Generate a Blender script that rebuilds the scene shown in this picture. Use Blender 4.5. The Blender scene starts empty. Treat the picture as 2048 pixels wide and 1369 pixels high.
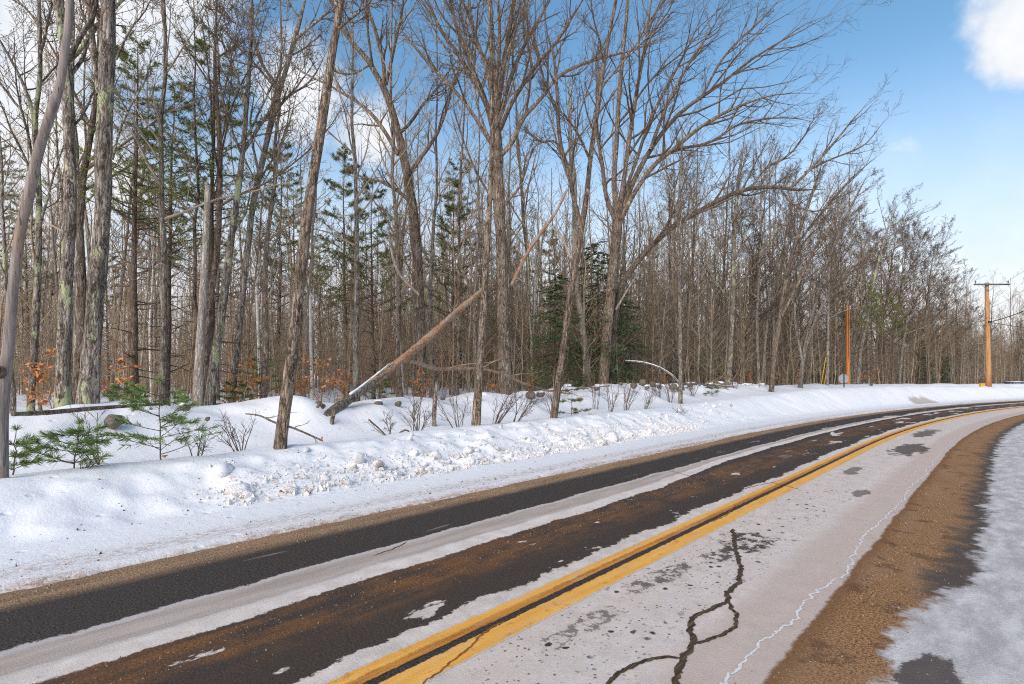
import bpy, math, random
import numpy as np
rng = np.random.default_rng(11)
random.seed(5)
scene = bpy.context.scene
COL = scene.collection
R = math.radians
F, YH, CH = 1138.0, 757.0, 1.6          # focal length in photo pixels, horizon row, eye height

# ------------------------------------------------------------------ camera, world, sun, exposure
cam_d = bpy.data.cameras.new('camera')
cam = bpy.data.objects.new('camera', cam_d); COL.objects.link(cam)
cam.location = (0, 0, CH); cam.rotation_euler = (R(90), 0, 0)
cam_d.sensor_width = 36; cam_d.lens = 36 * F / 2048
cam_d.shift_y = (YH - 684.5) / 2048
cam_d.clip_start = 0.05; cam_d.clip_end = 3000
scene.camera = cam
scene.view_settings.view_transform = 'Standard'
scene.view_settings.look = 'None'
scene.view_settings.exposure = 0.1
scene.view_settings.gamma = 1
scene.view_settings.use_curve_mapping = False
try:
    scene.cycles.use_denoising = False; scene.cycles.filter_width = 1.1; scene.cycles.sample_clamp_indirect = 4; scene.cycles.max_bounces = 6; scene.cycles.transparent_max_bounces = 4
except Exception:
    pass
SUN_DIR = np.array((-0.40, -0.75, 0.50)); SUN_DIR /= np.linalg.norm(SUN_DIR)
SUN_EL = math.asin(SUN_DIR[2]); SUN_AZ = math.atan2(SUN_DIR[0], SUN_DIR[1])
sun_d = bpy.data.lights.new('sun', 'SUN'); sun_d.energy = 3.4; sun_d.angle = R(55); sun_d.color = (1.0, .85, .715)
sun = bpy.data.objects.new('sun', sun_d); COL.objects.link(sun)
from mathutils import Vector
sun.rotation_euler = Vector(SUN_DIR).to_track_quat('Z', 'Y').to_euler(); sun.location = (-30, -40, 40)


class NT:
    """small node-tree writer"""
    def __init__(self, tree):
        self.t = tree; self.n = tree.nodes; self.l = tree.links
    def put(self, sock, v):
        if isinstance(v, bpy.types.NodeSocket): self.l.new(v, sock)
        elif isinstance(v, (tuple, list)) and len(v) == 3 and sock.type == 'RGBA': sock.default_value = (*v, 1)
        else: sock.default_value = v
    def m(self, op, a, b=None, c=None, clamp=False):
        n = self.n.new('ShaderNodeMath'); n.operation = op; n.use_clamp = clamp
        for i, v in enumerate((a, b, c)):
            if v is not None: self.put(n.inputs[i], v)
        return n.outputs[0]
    def add(self, a, b): return self.m('ADD', a, b)
    def mul(self, a, b): return self.m('MULTIPLY', a, b)
    def sub(self, a, b): return self.m('SUBTRACT', a, b)
    def inv(self, a): return self.m('SUBTRACT', 1.0, a)
    def vm(self, op, a, b=None):
        n = self.n.new('ShaderNodeVectorMath'); n.operation = op
        self.put(n.inputs[0], a)
        if b is not None: self.put(n.inputs[3 if op == 'SCALE' else 1], b)
        return n.outputs['Value'] if op in ('DOT_PRODUCT', 'LENGTH', 'DISTANCE') else n.outputs[0]
    def ss(self, x, a, b, lo=0.0, hi=1.0):
        n = self.n.new('ShaderNodeMapRange'); n.interpolation_type = 'SMOOTHSTEP'
        self.put(n.inputs['Value'], x); self.put(n.inputs['From Min'], a); self.put(n.inputs['From Max'], b)
        n.inputs['To Min'].default_value = lo; n.inputs['To Max'].default_value = hi
        return n.outputs[0]
    def band(self, x, a, b, e=.02):
        return self.mul(self.ss(x, a - e, a + e), self.inv(self.ss(x, b - e, b + e)))
    def noise(self, vec, scale=5., detail=3., rough=.55, dist=0.):
        n = self.n.new('ShaderNodeTexNoise'); n.inputs['Scale'].default_value = scale
        n.inputs['Detail'].default_value = detail; n.inputs['Roughness'].default_value = rough
        n.inputs['Distortion'].default_value = dist
        self.put(n.inputs['Vector'], vec); return n.outputs['Fac']
    def voro(self, vec, scale=5., feat='F1', out='Distance'):
        n = self.n.new('ShaderNodeTexVoronoi'); n.feature = feat; n.inputs['Scale'].default_value = scale
        self.put(n.inputs['Vector'], vec); return n.outputs[out]
    def mix(self, f, a, b):
        n = self.n.new('ShaderNodeMix'); n.data_type = 'RGBA'
        self.put(n.inputs[0], f); self.put(n.inputs[6], a); self.put(n.inputs[7], b)
        return n.outputs[2]
    def xyz(self, v):
        n = self.n.new('ShaderNodeSeparateXYZ'); self.put(n.inputs[0], v); return n.outputs[0], n.outputs[1], n.outputs[2]
    def comb(self, x, y, z=0.0):
        n = self.n.new('ShaderNodeCombineXYZ')
        for i, v in enumerate((x, y, z)): self.put(n.inputs[i], v)
        return n.outputs[0]
    def coord(self, k='Object'):
        return self.n.new('ShaderNodeTexCoord').outputs[k]
    def scl(self, v, s):
        return self.vm('MULTIPLY', v, s)
    def rand(self):
        return self.n.new('ShaderNodeObjectInfo').outputs['Random']
    def bump(self, h, strength=.5, dist=.02, normal=None):
        n = self.n.new('ShaderNodeBump'); n.inputs['Strength'].default_value = strength; n.inputs['Distance'].default_value = dist
        self.put(n.inputs['Height'], h)
        if normal is not None: self.put(n.inputs['Normal'], normal)
        return n.outputs[0]


def material(name, build):
    m = bpy.data.materials.new(name); m.use_nodes = True
    t = m.node_tree; t.nodes.clear(); g = NT(t)
    out = t.nodes.new('ShaderNodeOutputMaterial'); b = t.nodes.new('ShaderNodeBsdfPrincipled')
    t.links.new(b.outputs[0], out.inputs[0])
    b.inputs['Roughness'].default_value = .85; b.inputs['Specular IOR Level'].default_value = .25
    build(g, b); return m


# world: clear winter sky with pale clouds gathering towards the horizon
world = bpy.data.worlds.new('World'); scene.world = world; world.use_nodes = True
wt = world.node_tree; wt.nodes.clear(); g = NT(wt)
wo = wt.nodes.new('ShaderNodeOutputWorld'); bg = wt.nodes.new('ShaderNodeBackground'); wt.links.new(bg.outputs[0], wo.inputs[0])
SKY_K = 0.10
bg.inputs['Strength'].default_value = SKY_K
sk = wt.nodes.new('ShaderNodeTexSky'); sk.sky_type = 'NISHITA'; sk.sun_disc = False
sk.sun_elevation = SUN_EL; sk.sun_rotation = SUN_AZ; sk.air_density = 1.0; sk.dust_density = .4; sk.ozone_density = 2.5
hs = wt.nodes.new('ShaderNodeHueSaturation'); wt.links.new(sk.outputs[0], hs.inputs['Color'])
hs.inputs['Saturation'].default_value = 1.08; hs.inputs['Value'].default_value = 1.85; hs.inputs['Hue'].default_value = .488
dirv = g.vm('NORMALIZE', g.coord('Generated'))
dx, dy, dz = g.xyz(dirv)
up = g.m('MAXIMUM', dz, 0.0)
pl = g.comb(g.m('DIVIDE', dx, g.add(up, .25)), g.m('DIVIDE', dy, g.add(up, .25)), 3.1)
cl = g.noise(pl, 1.15, 7, .58, .25)
fine = g.noise(dirv, 9.0, 6, .6)
base_mask = g.ss(g.add(cl, g.ss(up, .12, .55, .16, -.10)), .57, .75)
horizon = g.ss(up, .06, .47, .97, 0.0)
mask = g.m('MAXIMUM', g.mul(base_mask, .85), horizon)
def sky_dir(x, y):
    v = np.array(((x - 1024) / F, 1.0, (YH - y) / F)); return tuple(v / np.linalg.norm(v))
for (x, y, r0, r1) in ((2120, 30, .06, .105), (2075, 125, .012, .048), (250, -10, .05, .16), (20, 330, .08, .22), (610, 200, .02, .10), (730, 270, .02, .08), (40, 60, .02, .12)):
    d = g.vm('DISTANCE', dirv, sky_dir(x, y))
    d = g.add(d, g.mul(g.sub(fine, .5), -.11))
    mask = g.m('MAXIMUM', mask, g.inv(g.ss(d, r0, r1)))
cloud_col = g.mix(g.ss(fine, .35, .7), (.80 / SKY_K, .84 / SKY_K, .90 / SKY_K), (.95 / SKY_K, .95 / SKY_K, .96 / SKY_K))
wt.links.new(g.mix(mask, hs.outputs[0], cloud_col), bg.inputs['Color'])

# ------------------------------------------------------------------ mesh helpers
class MB:
    def __init__(self): self.v = []; self.f = []; self.n = 0
    def add(self, v, f):
        self.v.append(np.asarray(v, float).reshape(-1, 3)); self.f.append(np.asarray(f, int) + self.n); self.n += len(self.v[-1])
    def tubes(self, P, Rr, sides=3, cap=False):
        P = np.asarray(P, float); Rr = np.asarray(Rr, float)
        if P.ndim == 2: P = P[None]; Rr = Rr[None]
        N, K, _ = P.shape
        if N == 0: return
        v, f = tube_arrays(P, Rr, sides)
        self.add(v, f)
        if cap:
            for e in (0, K - 1):
                base = (np.arange(N)[:, None] * K + e) * sides + np.arange(sides)[None]
                if e == 0: base = base[:, ::-1]
                self.f.append(base + self.n - len(v))
    def mesh(self, name, mat, smooth=True, uv=None):
        me = bpy.data.meshes.new(name)
        v = np.concatenate(self.v); me.vertices.add(len(v)); me.vertices.foreach_set('co', v.ravel())
        loops = np.concatenate([a.ravel() for a in self.f]); tot = np.concatenate([np.full(len(a), a.shape[1]) for a in self.f])
        me.loops.add(len(loops)); me.loops.foreach_set('vertex_index', loops)
        me.polygons.add(len(tot)); st = np.concatenate([[0], np.cumsum(tot)[:-1]])
        me.polygons.foreach_set('loop_start', st); me.polygons.foreach_set('loop_total', tot)
        me.polygons.foreach_set('use_smooth', np.full(len(tot), smooth))
        if uv is not None:
            l = me.uv_layers.new(name='road_coords'); l.data.foreach_set('uv', uv[loops].ravel())
        me.update(calc_edges=True)
        for m in (mat if isinstance(mat, (list, tuple)) else [mat]): me.materials.append(m)
        return me


def tube_arrays(P, Rr, sides):
    N, K, _ = P.shape
    T = np.gradient(P, axis=1); T /= np.linalg.norm(T, axis=2, keepdims=True) + 1e-9
    D = P[:, -1] - P[:, 0]
    ref = np.eye(3)[np.abs(D).argmin(axis=1)][:, None, :]
    U = np.cross(T, ref); U /= np.linalg.norm(U, axis=2, keepdims=True) + 1e-9
    W = np.cross(T, U)
    a = np.arange(sides) * 2 * np.pi / sides
    ring = P[:, :, None] + Rr[:, :, None, None] * (np.cos(a)[None, None, :, None] * U[:, :, None] + np.sin(a)[None, None, :, None] * W[:, :, None])
    v = ring.reshape(-1, 3)
    n = np.arange(N)[:, None, None] * K * sides; k = np.arange(K - 1)[None, :, None] * sides; j = np.arange(sides)[None, None, :]; j2 = (j + 1) % sides
    f = np.stack([n + k + j, n + k + j2, n + k + sides + j2, n + k + sides + j], -1).reshape(-1, 4)
    return v, f


def obj(name, me, parent=None, loc=None, **kw):
    o = bpy.data.objects.new(name, me); COL.objects.link(o)
    if parent is not None: o.parent = parent
    if loc is not None: o.location = loc
    for k, v in kw.items(): o[k] = v
    return o


def thing(name, label, cat, loc=(0, 0, 0), group=None, rot=0):
    o = bpy.data.objects.new(name, None); COL.objects.link(o); o.location = loc; o.rotation_euler = (0, 0, rot)
    o.empty_display_size = .2
    o['label'] = label; o['category'] = cat
    if group: o['group'] = group
    return o


def dup(root, loc, rot=0, scale=1, label=None, group=None):
    r = root.copy(); COL.objects.link(r); r.location = loc; r.rotation_euler = (0, 0, rot); r.scale = (scale,) * 3 if np.isscalar(scale) else scale
    if label: r['label'] = label
    if group: r['group'] = group
    for ch in list(root.children):
        c = ch.copy(); COL.objects.link(c); c.parent = r
        for gch in list(ch.children):
            d = gch.copy(); COL.objects.link(d); d.parent = c
    return r


def vnoise(x, y, seed=0):
    """lattice value noise in numpy"""
    xi = np.floor(x).astype(np.int64); yi = np.floor(y).astype(np.int64); fx = x - xi; fy = y - yi
    def h(a, b):
        n = (a * 374761393 + b * 668265263 + seed * 1274126177) & 0xffffffff
        n = ((n ^ (n >> 13)) * 1274126177) & 0xffffffff
        return ((n ^ (n >> 16)) & 0xffff) / 65535.0
    fx = fx * fx * (3 - 2 * fx); fy = fy * fy * (3 - 2 * fy)
    a = h(xi, yi) * (1 - fx) + h(xi + 1, yi) * fx; b = h(xi, yi + 1) * (1 - fx) + h(xi + 1, yi + 1) * fx
    return a * (1 - fy) + b * fy


def fbm(x, y, seed=0, oct=4):
    t = 0; a = .5
    for o in range(oct):
        t = t + a * vnoise(x * 2 ** o, y * 2 ** o, seed + o * 17); a *= .5
    return t


def sst(x, a, b):
    t = np.clip((x - a) / (b - a), 0, 1); return t * t * (3 - 2 * t)


# ------------------------------------------------------------------ road frame: s along the centre line, t to its left
DS = .1
S_AX = np.arange(-40, 190, DS)
KAP = np.where(S_AX < 12, 0, np.where(S_AX < 95, .008 * np.clip((S_AX - 12) / 2, 0, 1), .002))
TH = R(41) + np.cumsum(KAP) * DS
i0 = int(round(40 / DS))
CX = np.cumsum(np.sin(TH)) * DS; CY = np.cumsum(np.cos(TH)) * DS
CX += -0.745 - CX[i0]; CY += 2.975 - CY[i0]
NX, NY = -np.cos(TH), np.sin(TH)


def st_to_xy(s, t):
    s = np.asarray(s, float); t = np.asarray(t, float)
    cx = np.interp(s, S_AX, CX); cy = np.interp(s, S_AX, CY); nx = np.interp(s, S_AX, NX); ny = np.interp(s, S_AX, NY)
    return cx + nx * t, cy + ny * t


def xy_to_st(x, y):
    x = np.atleast_1d(np.asarray(x, float)); y = np.atleast_1d(np.asarray(y, float))
    s = np.empty(len(x)); t = np.empty(len(x))
    for a in range(0, len(x), 2000):
        d = (x[a:a + 2000, None] - CX[None, ::2]) ** 2 + (y[a:a + 2000, None] - CY[None, ::2]) ** 2
        i = d.argmin(1) * 2; s[a:a + 2000] = S_AX[i]
        t[a:a + 2000] = (x[a:a + 2000] - CX[i]) * NX[i] + (y[a:a + 2000] - CY[i]) * NY[i]
    return s, t


def height(s, t):
    s = np.asarray(s, float); t = np.asarray(t, float)
    A = np.interp(s, [-30, 0, 2.4, 5.3, 9.4, 15.3, 22, 30, 41, 53, 61, 100], [.44, .46, .5, .53, .58, .61, .80, 1.04, 1.10, .95, .82, .8])
    RG = np.interp(s, [-30, 0, 5, 12, 14, 20, 27, 33, 60], [1.1, 1.16, 1.14, 1.12, 1.2, 1.42, 1.32, 1.2, 1.1])
    FL = np.interp(s, [-30, 10, 25, 40, 90], [.72, .75, .95, 1.0, .85])
    w = (fbm(s * .45, t * .45, 3) - .47) * .5
    edge = 3.10 + (fbm(s * .8, t * .2, 9, 3) - .45) * .22 + (vnoise(s * 9, t * 9, 5) - .5) * .05
    z = -.03 + .075 * sst(t, edge - .04, edge + .13) + .03 * sst(t, 3.3, 4.3)
    cl = np.exp(-((s - 7) / 7.5) ** 2)                        # where the plough left a rough face
    z = z + (A - .07) * sst(t + w * .5, 4.25 - .1 * cl, 5.95)
    face = sst(t, 4.2, 4.6) * (1 - sst(t, 5.5, 6.3))
    z = z + face * ((fbm(s * 2.6, t * 2.6, 21) - .47) * (.08 + .22 * cl) + cl * (vnoise(s * 6, t * 6, 31) - .5) * .06)
    z = z + sst(t, 4.3, 5.6) * (fbm(s * 1.1, t * 1.1, 44) - .47) * .10
    dip = np.minimum(A - .16, .45 + .0 * A) if False else A - .17
    z = z + (dip - A) * sst(t, 6.1, 7.6)
    m = .30 + 1.25 * fbm(s * .62 + 3, t * .35, 55, 3)
    ridge = np.exp(-(np.abs(t - 10.0) / 1.45) ** 2.6) * np.clip(m, .40, 1.14)
    zb = dip + (FL - dip) * sst(t, 8.6, 10.5)
    z = np.where(t > 7.6, zb, z)
    z = z + (RG - zb) * ridge * sst(t, 7.0, 8.2)
    z = z + sst(t, 7.6, 9) * (fbm(s * .9, t * .9, 71) - .47) * .16
    z = z + sst(t, 12, 60) * (fbm(s * .08, t * .08, 91) - .47) * 1.2
    # the right hand shoulder, out of the frame: a lower bank
    zr = -.03 + .35 * sst(-t, 5.6, 7.6) + sst(-t, 5.6, 7) * (fbm(s, t, 13) - .47) * .2
    return np.where(t > 0, z, zr)


def ground(x, y):
    s, t = xy_to_st(x, y); return height(s, t)


def px(x, y, Y):
    """world point that the photo shows at pixel x, y when it stands Y metres ahead"""
    return np.array(((x - 1024) * Y / F, Y, CH - (y - YH) * Y / F))


def depth_at(x, T):
    """distance ahead at which the line of sight through column x is T metres left of the centre line"""
    Y = np.arange(2.5, 140, .04); s, t = xy_to_st((x - 1024) * Y / F, Y)
    k = np.nonzero(t >= T)[0]
    return float(Y[k[0]]) if len(k) else 100.


def half_w(x, w, Y):
    return w * Y / F / 2 * .78 / math.hypot(1, (x - 1024) / F)


def stand(x, T):
    Y = depth_at(x, T); X = (x - 1024) * Y / F
    return X, Y, float(ground(X, Y)[0])


# ------------------------------------------------------------------ materials
def m_bark(name, c1, c2, dark, lichen=0.3, lich_col=(.34, .37, .24), sc=1., orange=0.0):
    def b(g, p):
        o = g.coord('Object'); r = g.rand()
        o = g.vm('ADD', o, g.comb(g.mul(r, 31.), g.mul(r, 17.), 0.))
        n1 = g.noise(g.scl(o, (22 * sc, 22 * sc, 4 * sc)), 1., 5, .65, .4)
        wob = g.comb(g.mul(n1, 3.2), g.mul(g.noise(g.scl(o, (9 * sc, 9 * sc, 5 * sc)), 1., 3), 3.2), g.mul(n1, .8))
        fis = g.voro(g.vm('ADD', g.scl(o, (19 * sc, 19 * sc, 1.7 * sc)), wob), 1., 'DISTANCE_TO_EDGE')
        pits = g.noise(g.scl(o, (17 * sc, 17 * sc, 8 * sc)), 1., 4, .7)
        fis = g.add(fis, g.add(g.mul(g.sub(g.noise(g.scl(o, (6 * sc, 6 * sc, 3 * sc)), 1., 3), .5), .30), g.mul(g.sub(pits, .5), -.32)))
        big = g.noise(o, 1.6, 4, .6)
        col = g.mix(g.ss(n1, .3, .7), c1, c2)
        col = g.mix(g.mul(g.ss(big, .45, .7), .6), col, tuple(x * .55 for x in c1))
        if orange: col = g.mix(g.mul(g.ss(g.noise(o, 3., 3), .5, .65), orange), col, (.27, .13, .06))
        col = g.mix(g.inv(g.ss(fis, -.01, .13)), col, dark)
        if lichen:
            l1 = g.noise(g.scl(o, (1, 1, .55)), 3.6, 6, .68, .6)
            lm = g.ss(g.add(l1, g.mul(g.sub(g.noise(o, .55, 2), .5), .5)), .70 - lichen * .135, .72 - lichen * .135)
            col = g.mix(g.mul(lm, .85), col, lich_col)
            gm = g.ss(g.noise(o, 5.5, 5, .7), .58, .66)
            col = g.mix(g.mul(gm, .45), col, (.36, .35, .32))
        hsv = g.n.new('ShaderNodeHueSaturation'); g.put(hsv.inputs['Color'], col); g.put(hsv.inputs['Value'], g.add(.78, g.mul(r, .44)))
        g.put(p.inputs['Base Color'], hsv.outputs[0])
        h = g.add(g.mul(g.ss(fis, 0., .3), .8), g.mul(n1, .7))
        g.put(p.inputs['Normal'], g.bump(h, .9, .03))
        p.inputs['Roughness'].default_value = .95
    return material(name, b)


BARK = m_bark('grey_furrowed_bark', (.28, .238, .188), (.50, .44, .37), (.060, .045, .034), .42)
BARK2 = m_bark('brown_scaly_bark', (.215, .155, .108), (.41, .33, .255), (.042, .029, .02), .18, (.40, .41, .30))
BARK_LICHEN = m_bark('lichen_spotted_bark', (.22, .18, .145), (.46, .40, .33), (.045, .034, .026), 1.0, (.42, .47, .26))
BARK_THIN = m_bark('thin_stem_bark', (.36, .285, .21), (.58, .49, .39), (.11, .085, .065), .2, (.30, .31, .23), 2.2)
BARK_DARK = m_bark('pine_bark', (.17, .12, .085), (.30, .225, .17), (.05, .036, .028), .15, (.24, .26, .19))
BARK_PALE = m_bark('pale_dead_wood', (.42, .38, .32), (.56, .51, .45), (.22, .17, .13), .4, (.40, .44, .28), .9, .25)


def b_snag(g, p):
    o = g.coord('Object'); n = g.noise(g.scl(o, (26, 26, 2.2)), 1., 5, .65, .5); big = g.noise(g.scl(o, (3, 3, .9)), 1., 4)
    col = g.mix(g.ss(n, .32, .68), (.165, .135, .118), (.33, .285, .26)); col = g.mix(g.mul(g.ss(big, .5, .68), .6), col, (.30, .20, .13))
    crack = g.ss(g.noise(g.scl(o, (42, 42, 1.6)), 1., 3, .6, .8), .64, .68)
    col = g.mix(g.mul(crack, .8), col, (.07, .055, .05))
    g.put(p.inputs['Base Color'], col); g.put(p.inputs['Normal'], g.bump(g.sub(n, crack), .7, .015)); p.inputs['Roughness'].default_value = .85


SNAG = material('weathered_bare_wood', b_snag)


def b_split(g, p):
    o = g.coord('Object'); q = g.comb(g.vm('DOT_PRODUCT', o, (.69, .1, .69)), g.vm('DOT_PRODUCT', o, (-.7, 0., .7)), g.xyz(o)[1])
    n = g.noise(g.scl(q, (2.2, 40, 40)), 1., 5, .65, .3); big = g.noise(g.scl(q, (1.2, 7, 7)), 1., 4)
    col = g.mix(g.ss(n, .3, .7), (.24, .115, .06), (.50, .30, .18)); col = g.mix(g.mul(g.ss(big, .47, .6), .8), col, (.36, .31, .26))
    col = g.mix(g.ss(g.noise(g.scl(q, (2.5, 34, 34)), 1., 4), .57, .63), col, (.07, .045, .032))
    g.put(p.inputs['Base Color'], col); g.put(p.inputs['Normal'], g.bump(n, .8, .015)); p.inputs['Roughness'].default_value = .8


SPLITWOOD = material('torn_heartwood', b_split)


def simple(name, c, rough=.8, var=.25, scale=8., c2=None, bump=0., spec=.25):
    def b(g, p):
        o = g.coord('Object'); n = g.noise(o, scale, 4, .6)
        col = g.mix(g.ss(n, .3, .7), tuple(x * (1 - var) for x in c), c2 or tuple(min(1, x * (1 + var)) for x in c))
        g.put(p.inputs['Base Color'], col); p.inputs['Roughness'].default_value = rough; p.inputs['Specular IOR Level'].default_value = spec
        if bump: g.put(p.inputs['Normal'], g.bump(n, bump, .01))
    return material(name, b)


TWIG = simple('brown_twigs', (.25, .175, .11), .9, .3, 3., (.40, .30, .20))
CROWN = simple('dark_bare_branches', (.105, .075, .050), .9, .3, 3., (.195, .145, .10))
TWIG_GREY = simple('grey_twigs', (.32, .25, .175), .9, .3, 2., (.48, .395, .295))
TWIG_RED = simple('reddish_brush', (.36, .235, .145), .9, .35, .35, (.50, .37, .25))
STEM = simple('sapling_stem', (.12, .085, .06), .85, .3, 20.)
BIRCH = simple('white_birch_bark', (.60, .57, .52), .7, .15, 14., (.75, .73, .69))


def m_leafy(name, c1, c2, trans=.25, sc=2.0):
    def b(g, p):
        geo = g.n.new('ShaderNodeNewGeometry'); r = geo.outputs['Random Per Island']
        n = g.noise(g.coord('Object'), sc, 3)
        f = g.add(g.mul(r, .6), g.mul(n, .5))
        g.put(p.inputs['Base Color'], g.mix(g.ss(f, .25, .85), c1, c2)); p.inputs['Roughness'].default_value = .55
    return material(name, b)


NEEDLE = m_leafy('pine_needles', (.11, .15, .028), (.28, .31, .075))
NEEDLE_FRESH = m_leafy('young_pine_needles', (.11, .19, .05), (.29, .39, .13))
NEEDLE_OLIVE = m_leafy('olive_pine_needles', (.105, .125, .042), (.24, .25, .095))
HEMLOCK = m_leafy('hemlock_needles', (.05, .135, .04), (.15, .29, .09))
DRYLEAF = m_leafy('dry_beech_leaves', (.38, .135, .04), (.66, .30, .10), sc=1.2)


def b_snow(g, p):
    uv = g.n.new('ShaderNodeUVMap'); uv.uv_map = 'road_coords'
    t, s, _ = g.xyz(uv.outputs[0]); v = uv.outputs[0]
    geo = g.n.new('ShaderNodeNewGeometry')
    n_soft = g.noise(v, .9, 4); n_mid = g.noise(v, 6., 5, .6); n_fine = g.noise(v, 38., 4, .65)
    col = g.mix(n_soft, (.83, .84, .865), (.89, .895, .905))
    # dirt thrown up by traffic: strong at the pavement edge, a second thin band on the shelf
    tw = g.add(t, g.mul(g.sub(g.noise(g.comb(g.mul(t, .5), g.mul(s, .7), 0.), 1., 4), .5), .30))
    gr = g.ss(g.noise(g.comb(g.mul(t, 1.), g.mul(s, .35), 0.), 26., 4, .7), .42, .62)
    d1 = g.inv(g.ss(tw, 3.08, 3.28))
    d2 = g.mul(g.band(tw, 3.33, 3.62, .12), g.mul(gr, .5))
    d3 = g.mul(g.inv(g.ss(tw, 3.2, 4.4)), .16)
    dm = g.m('MINIMUM', g.add(g.add(g.mul(d1, g.add(.35, g.mul(gr, .65))), d2), d3), .95)
    col = g.mix(dm, col, (.42, .28, .19))
    # dirty crust on the ploughed face
    face = g.mul(g.band(t, 4.3, 5.5, .25), g.ss(n_mid, .56, .70))
    along = g.mul(g.ss(s, -.5, 2.5), g.inv(g.ss(s, 10., 18.)))
    crv = g.ss(g.noise(v, 15., 5, .7), .52, .62)
    col = g.mix(g.mul(g.mul(g.m('MAXIMUM', face, g.mul(g.band(t, 4.2, 5.3, .2), crv)), along), .48), col, (.33, .25, .17))
    dr = g.vm('LENGTH', g.comb(g.sub(t, 4.5), g.mul(g.sub(s, 40.5), .22), 0.))
    col = g.mix(g.mul(g.inv(g.ss(g.add(dr, g.mul(g.sub(n_soft, .5), 1.2)), .25, .6)), .7), col, (.36, .27, .19))
    # scattered specks
    sp = g.voro(g.scl(v, (1, .7, 1)), 7.5, 'F1')
    spm = g.mul(g.inv(g.ss(sp, .03, .10)), g.mul(g.ss(g.noise(v, 1.3, 2), .48, .62), g.inv(g.ss(t, 6.0, 7.0))))
    col = g.mix(g.mul(spm, .75), col, (.20, .16, .13))
    slope = g.xyz(geo.outputs['Normal'])[2]
    g.put(p.inputs['Base Color'], col)
    p.inputs['Roughness'].default_value = .6; p.inputs['Specular IOR Level'].default_value = .3
    h = g.add(g.mul(n_mid, .9), g.mul(n_fine, .35))
    h = g.add(h, g.mul(dm, g.mul(n_fine, .8)))
    h = g.sub(h, g.mul(g.inv(g.ss(g.voro(g.scl(v, (1, .8, 1)), 3.6), .02, .16)), .9))
    g.put(p.inputs['Normal'], g.bump(h, .45, .04))


SNOW = material('snow', b_snow)


def b_snow_plain(g, p):
    o = g.coord('Object'); n = g.noise(o, 12., 5, .6)
    g.put(p.inputs['Base Color'], g.mix(n, (.80, .83, .88), (.87, .885, .91))); p.inputs['Roughness'].default_value = .6
    g.put(p.inputs['Normal'], g.bump(n, .4, .02))


SNOW_CAP = material('fresh_snow', b_snow_plain)


def b_chunk(g, p):
    o = g.coord('Object'); r = g.rand(); n = g.noise(g.vm('ADD', o, g.comb(g.mul(r, 40.), 0., 0.)), 9., 5, .62)
    z = g.xyz(o)[2]
    dirt = g.m('MULTIPLY', g.ss(g.add(n, g.mul(z, -.12)), .44, .60), g.add(.35, g.mul(g.ss(r, .3, .9), .65)))
    col = g.mix(dirt, (.83, .85, .88), (.33, .25, .17))
    g.put(p.inputs['Base Color'], col); p.inputs['Roughness'].default_value = .7
    g.put(p.inputs['Normal'], g.bump(g.noise(o, 30., 5, .7), .6, .02))


CHUNK = material('dirty_snow', b_chunk)


def b_stone(g, p):
    o = g.coord('Object'); n = g.noise(o, 5., 6, .65); n2 = g.noise(o, 24., 4, .7)
    col = g.mix(g.ss(n, .3, .7), (.10, .085, .065), (.24, .205, .165)); col = g.mix(g.mul(g.ss(n2, .55, .7), .6), col, (.30, .30, .24))
    g.put(p.inputs['Base Color'], col); g.put(p.inputs['Normal'], g.bump(g.add(n, g.mul(n2, .5)), .7, .03)); p.inputs['Roughness'].default_value = .9


STONE = material('field_stone', b_stone)


def road_coord(g):
    uv = g.n.new('ShaderNodeUVMap'); uv.uv_map = 'road_coords'
    t, s, _ = g.xyz(uv.outputs[0]); return uv.outputs[0], t, s


def asphalt(g, v):
    agr = g.ss(g.noise(v, 62., 4, .85), .36, .64)
    big = g.noise(v, 2.2, 4)
    a = g.mix(agr, (.016, .012, .010), (.125, .100, .083))
    a = g.mix(g.mul(g.ss(g.voro(v, 85., 'F1'), .0, .25), 0.0), a, a)
    a = g.mix(g.mul(g.ss(big, .4, .7), .35), a, (.060, .050, .044))
    return a, agr


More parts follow.
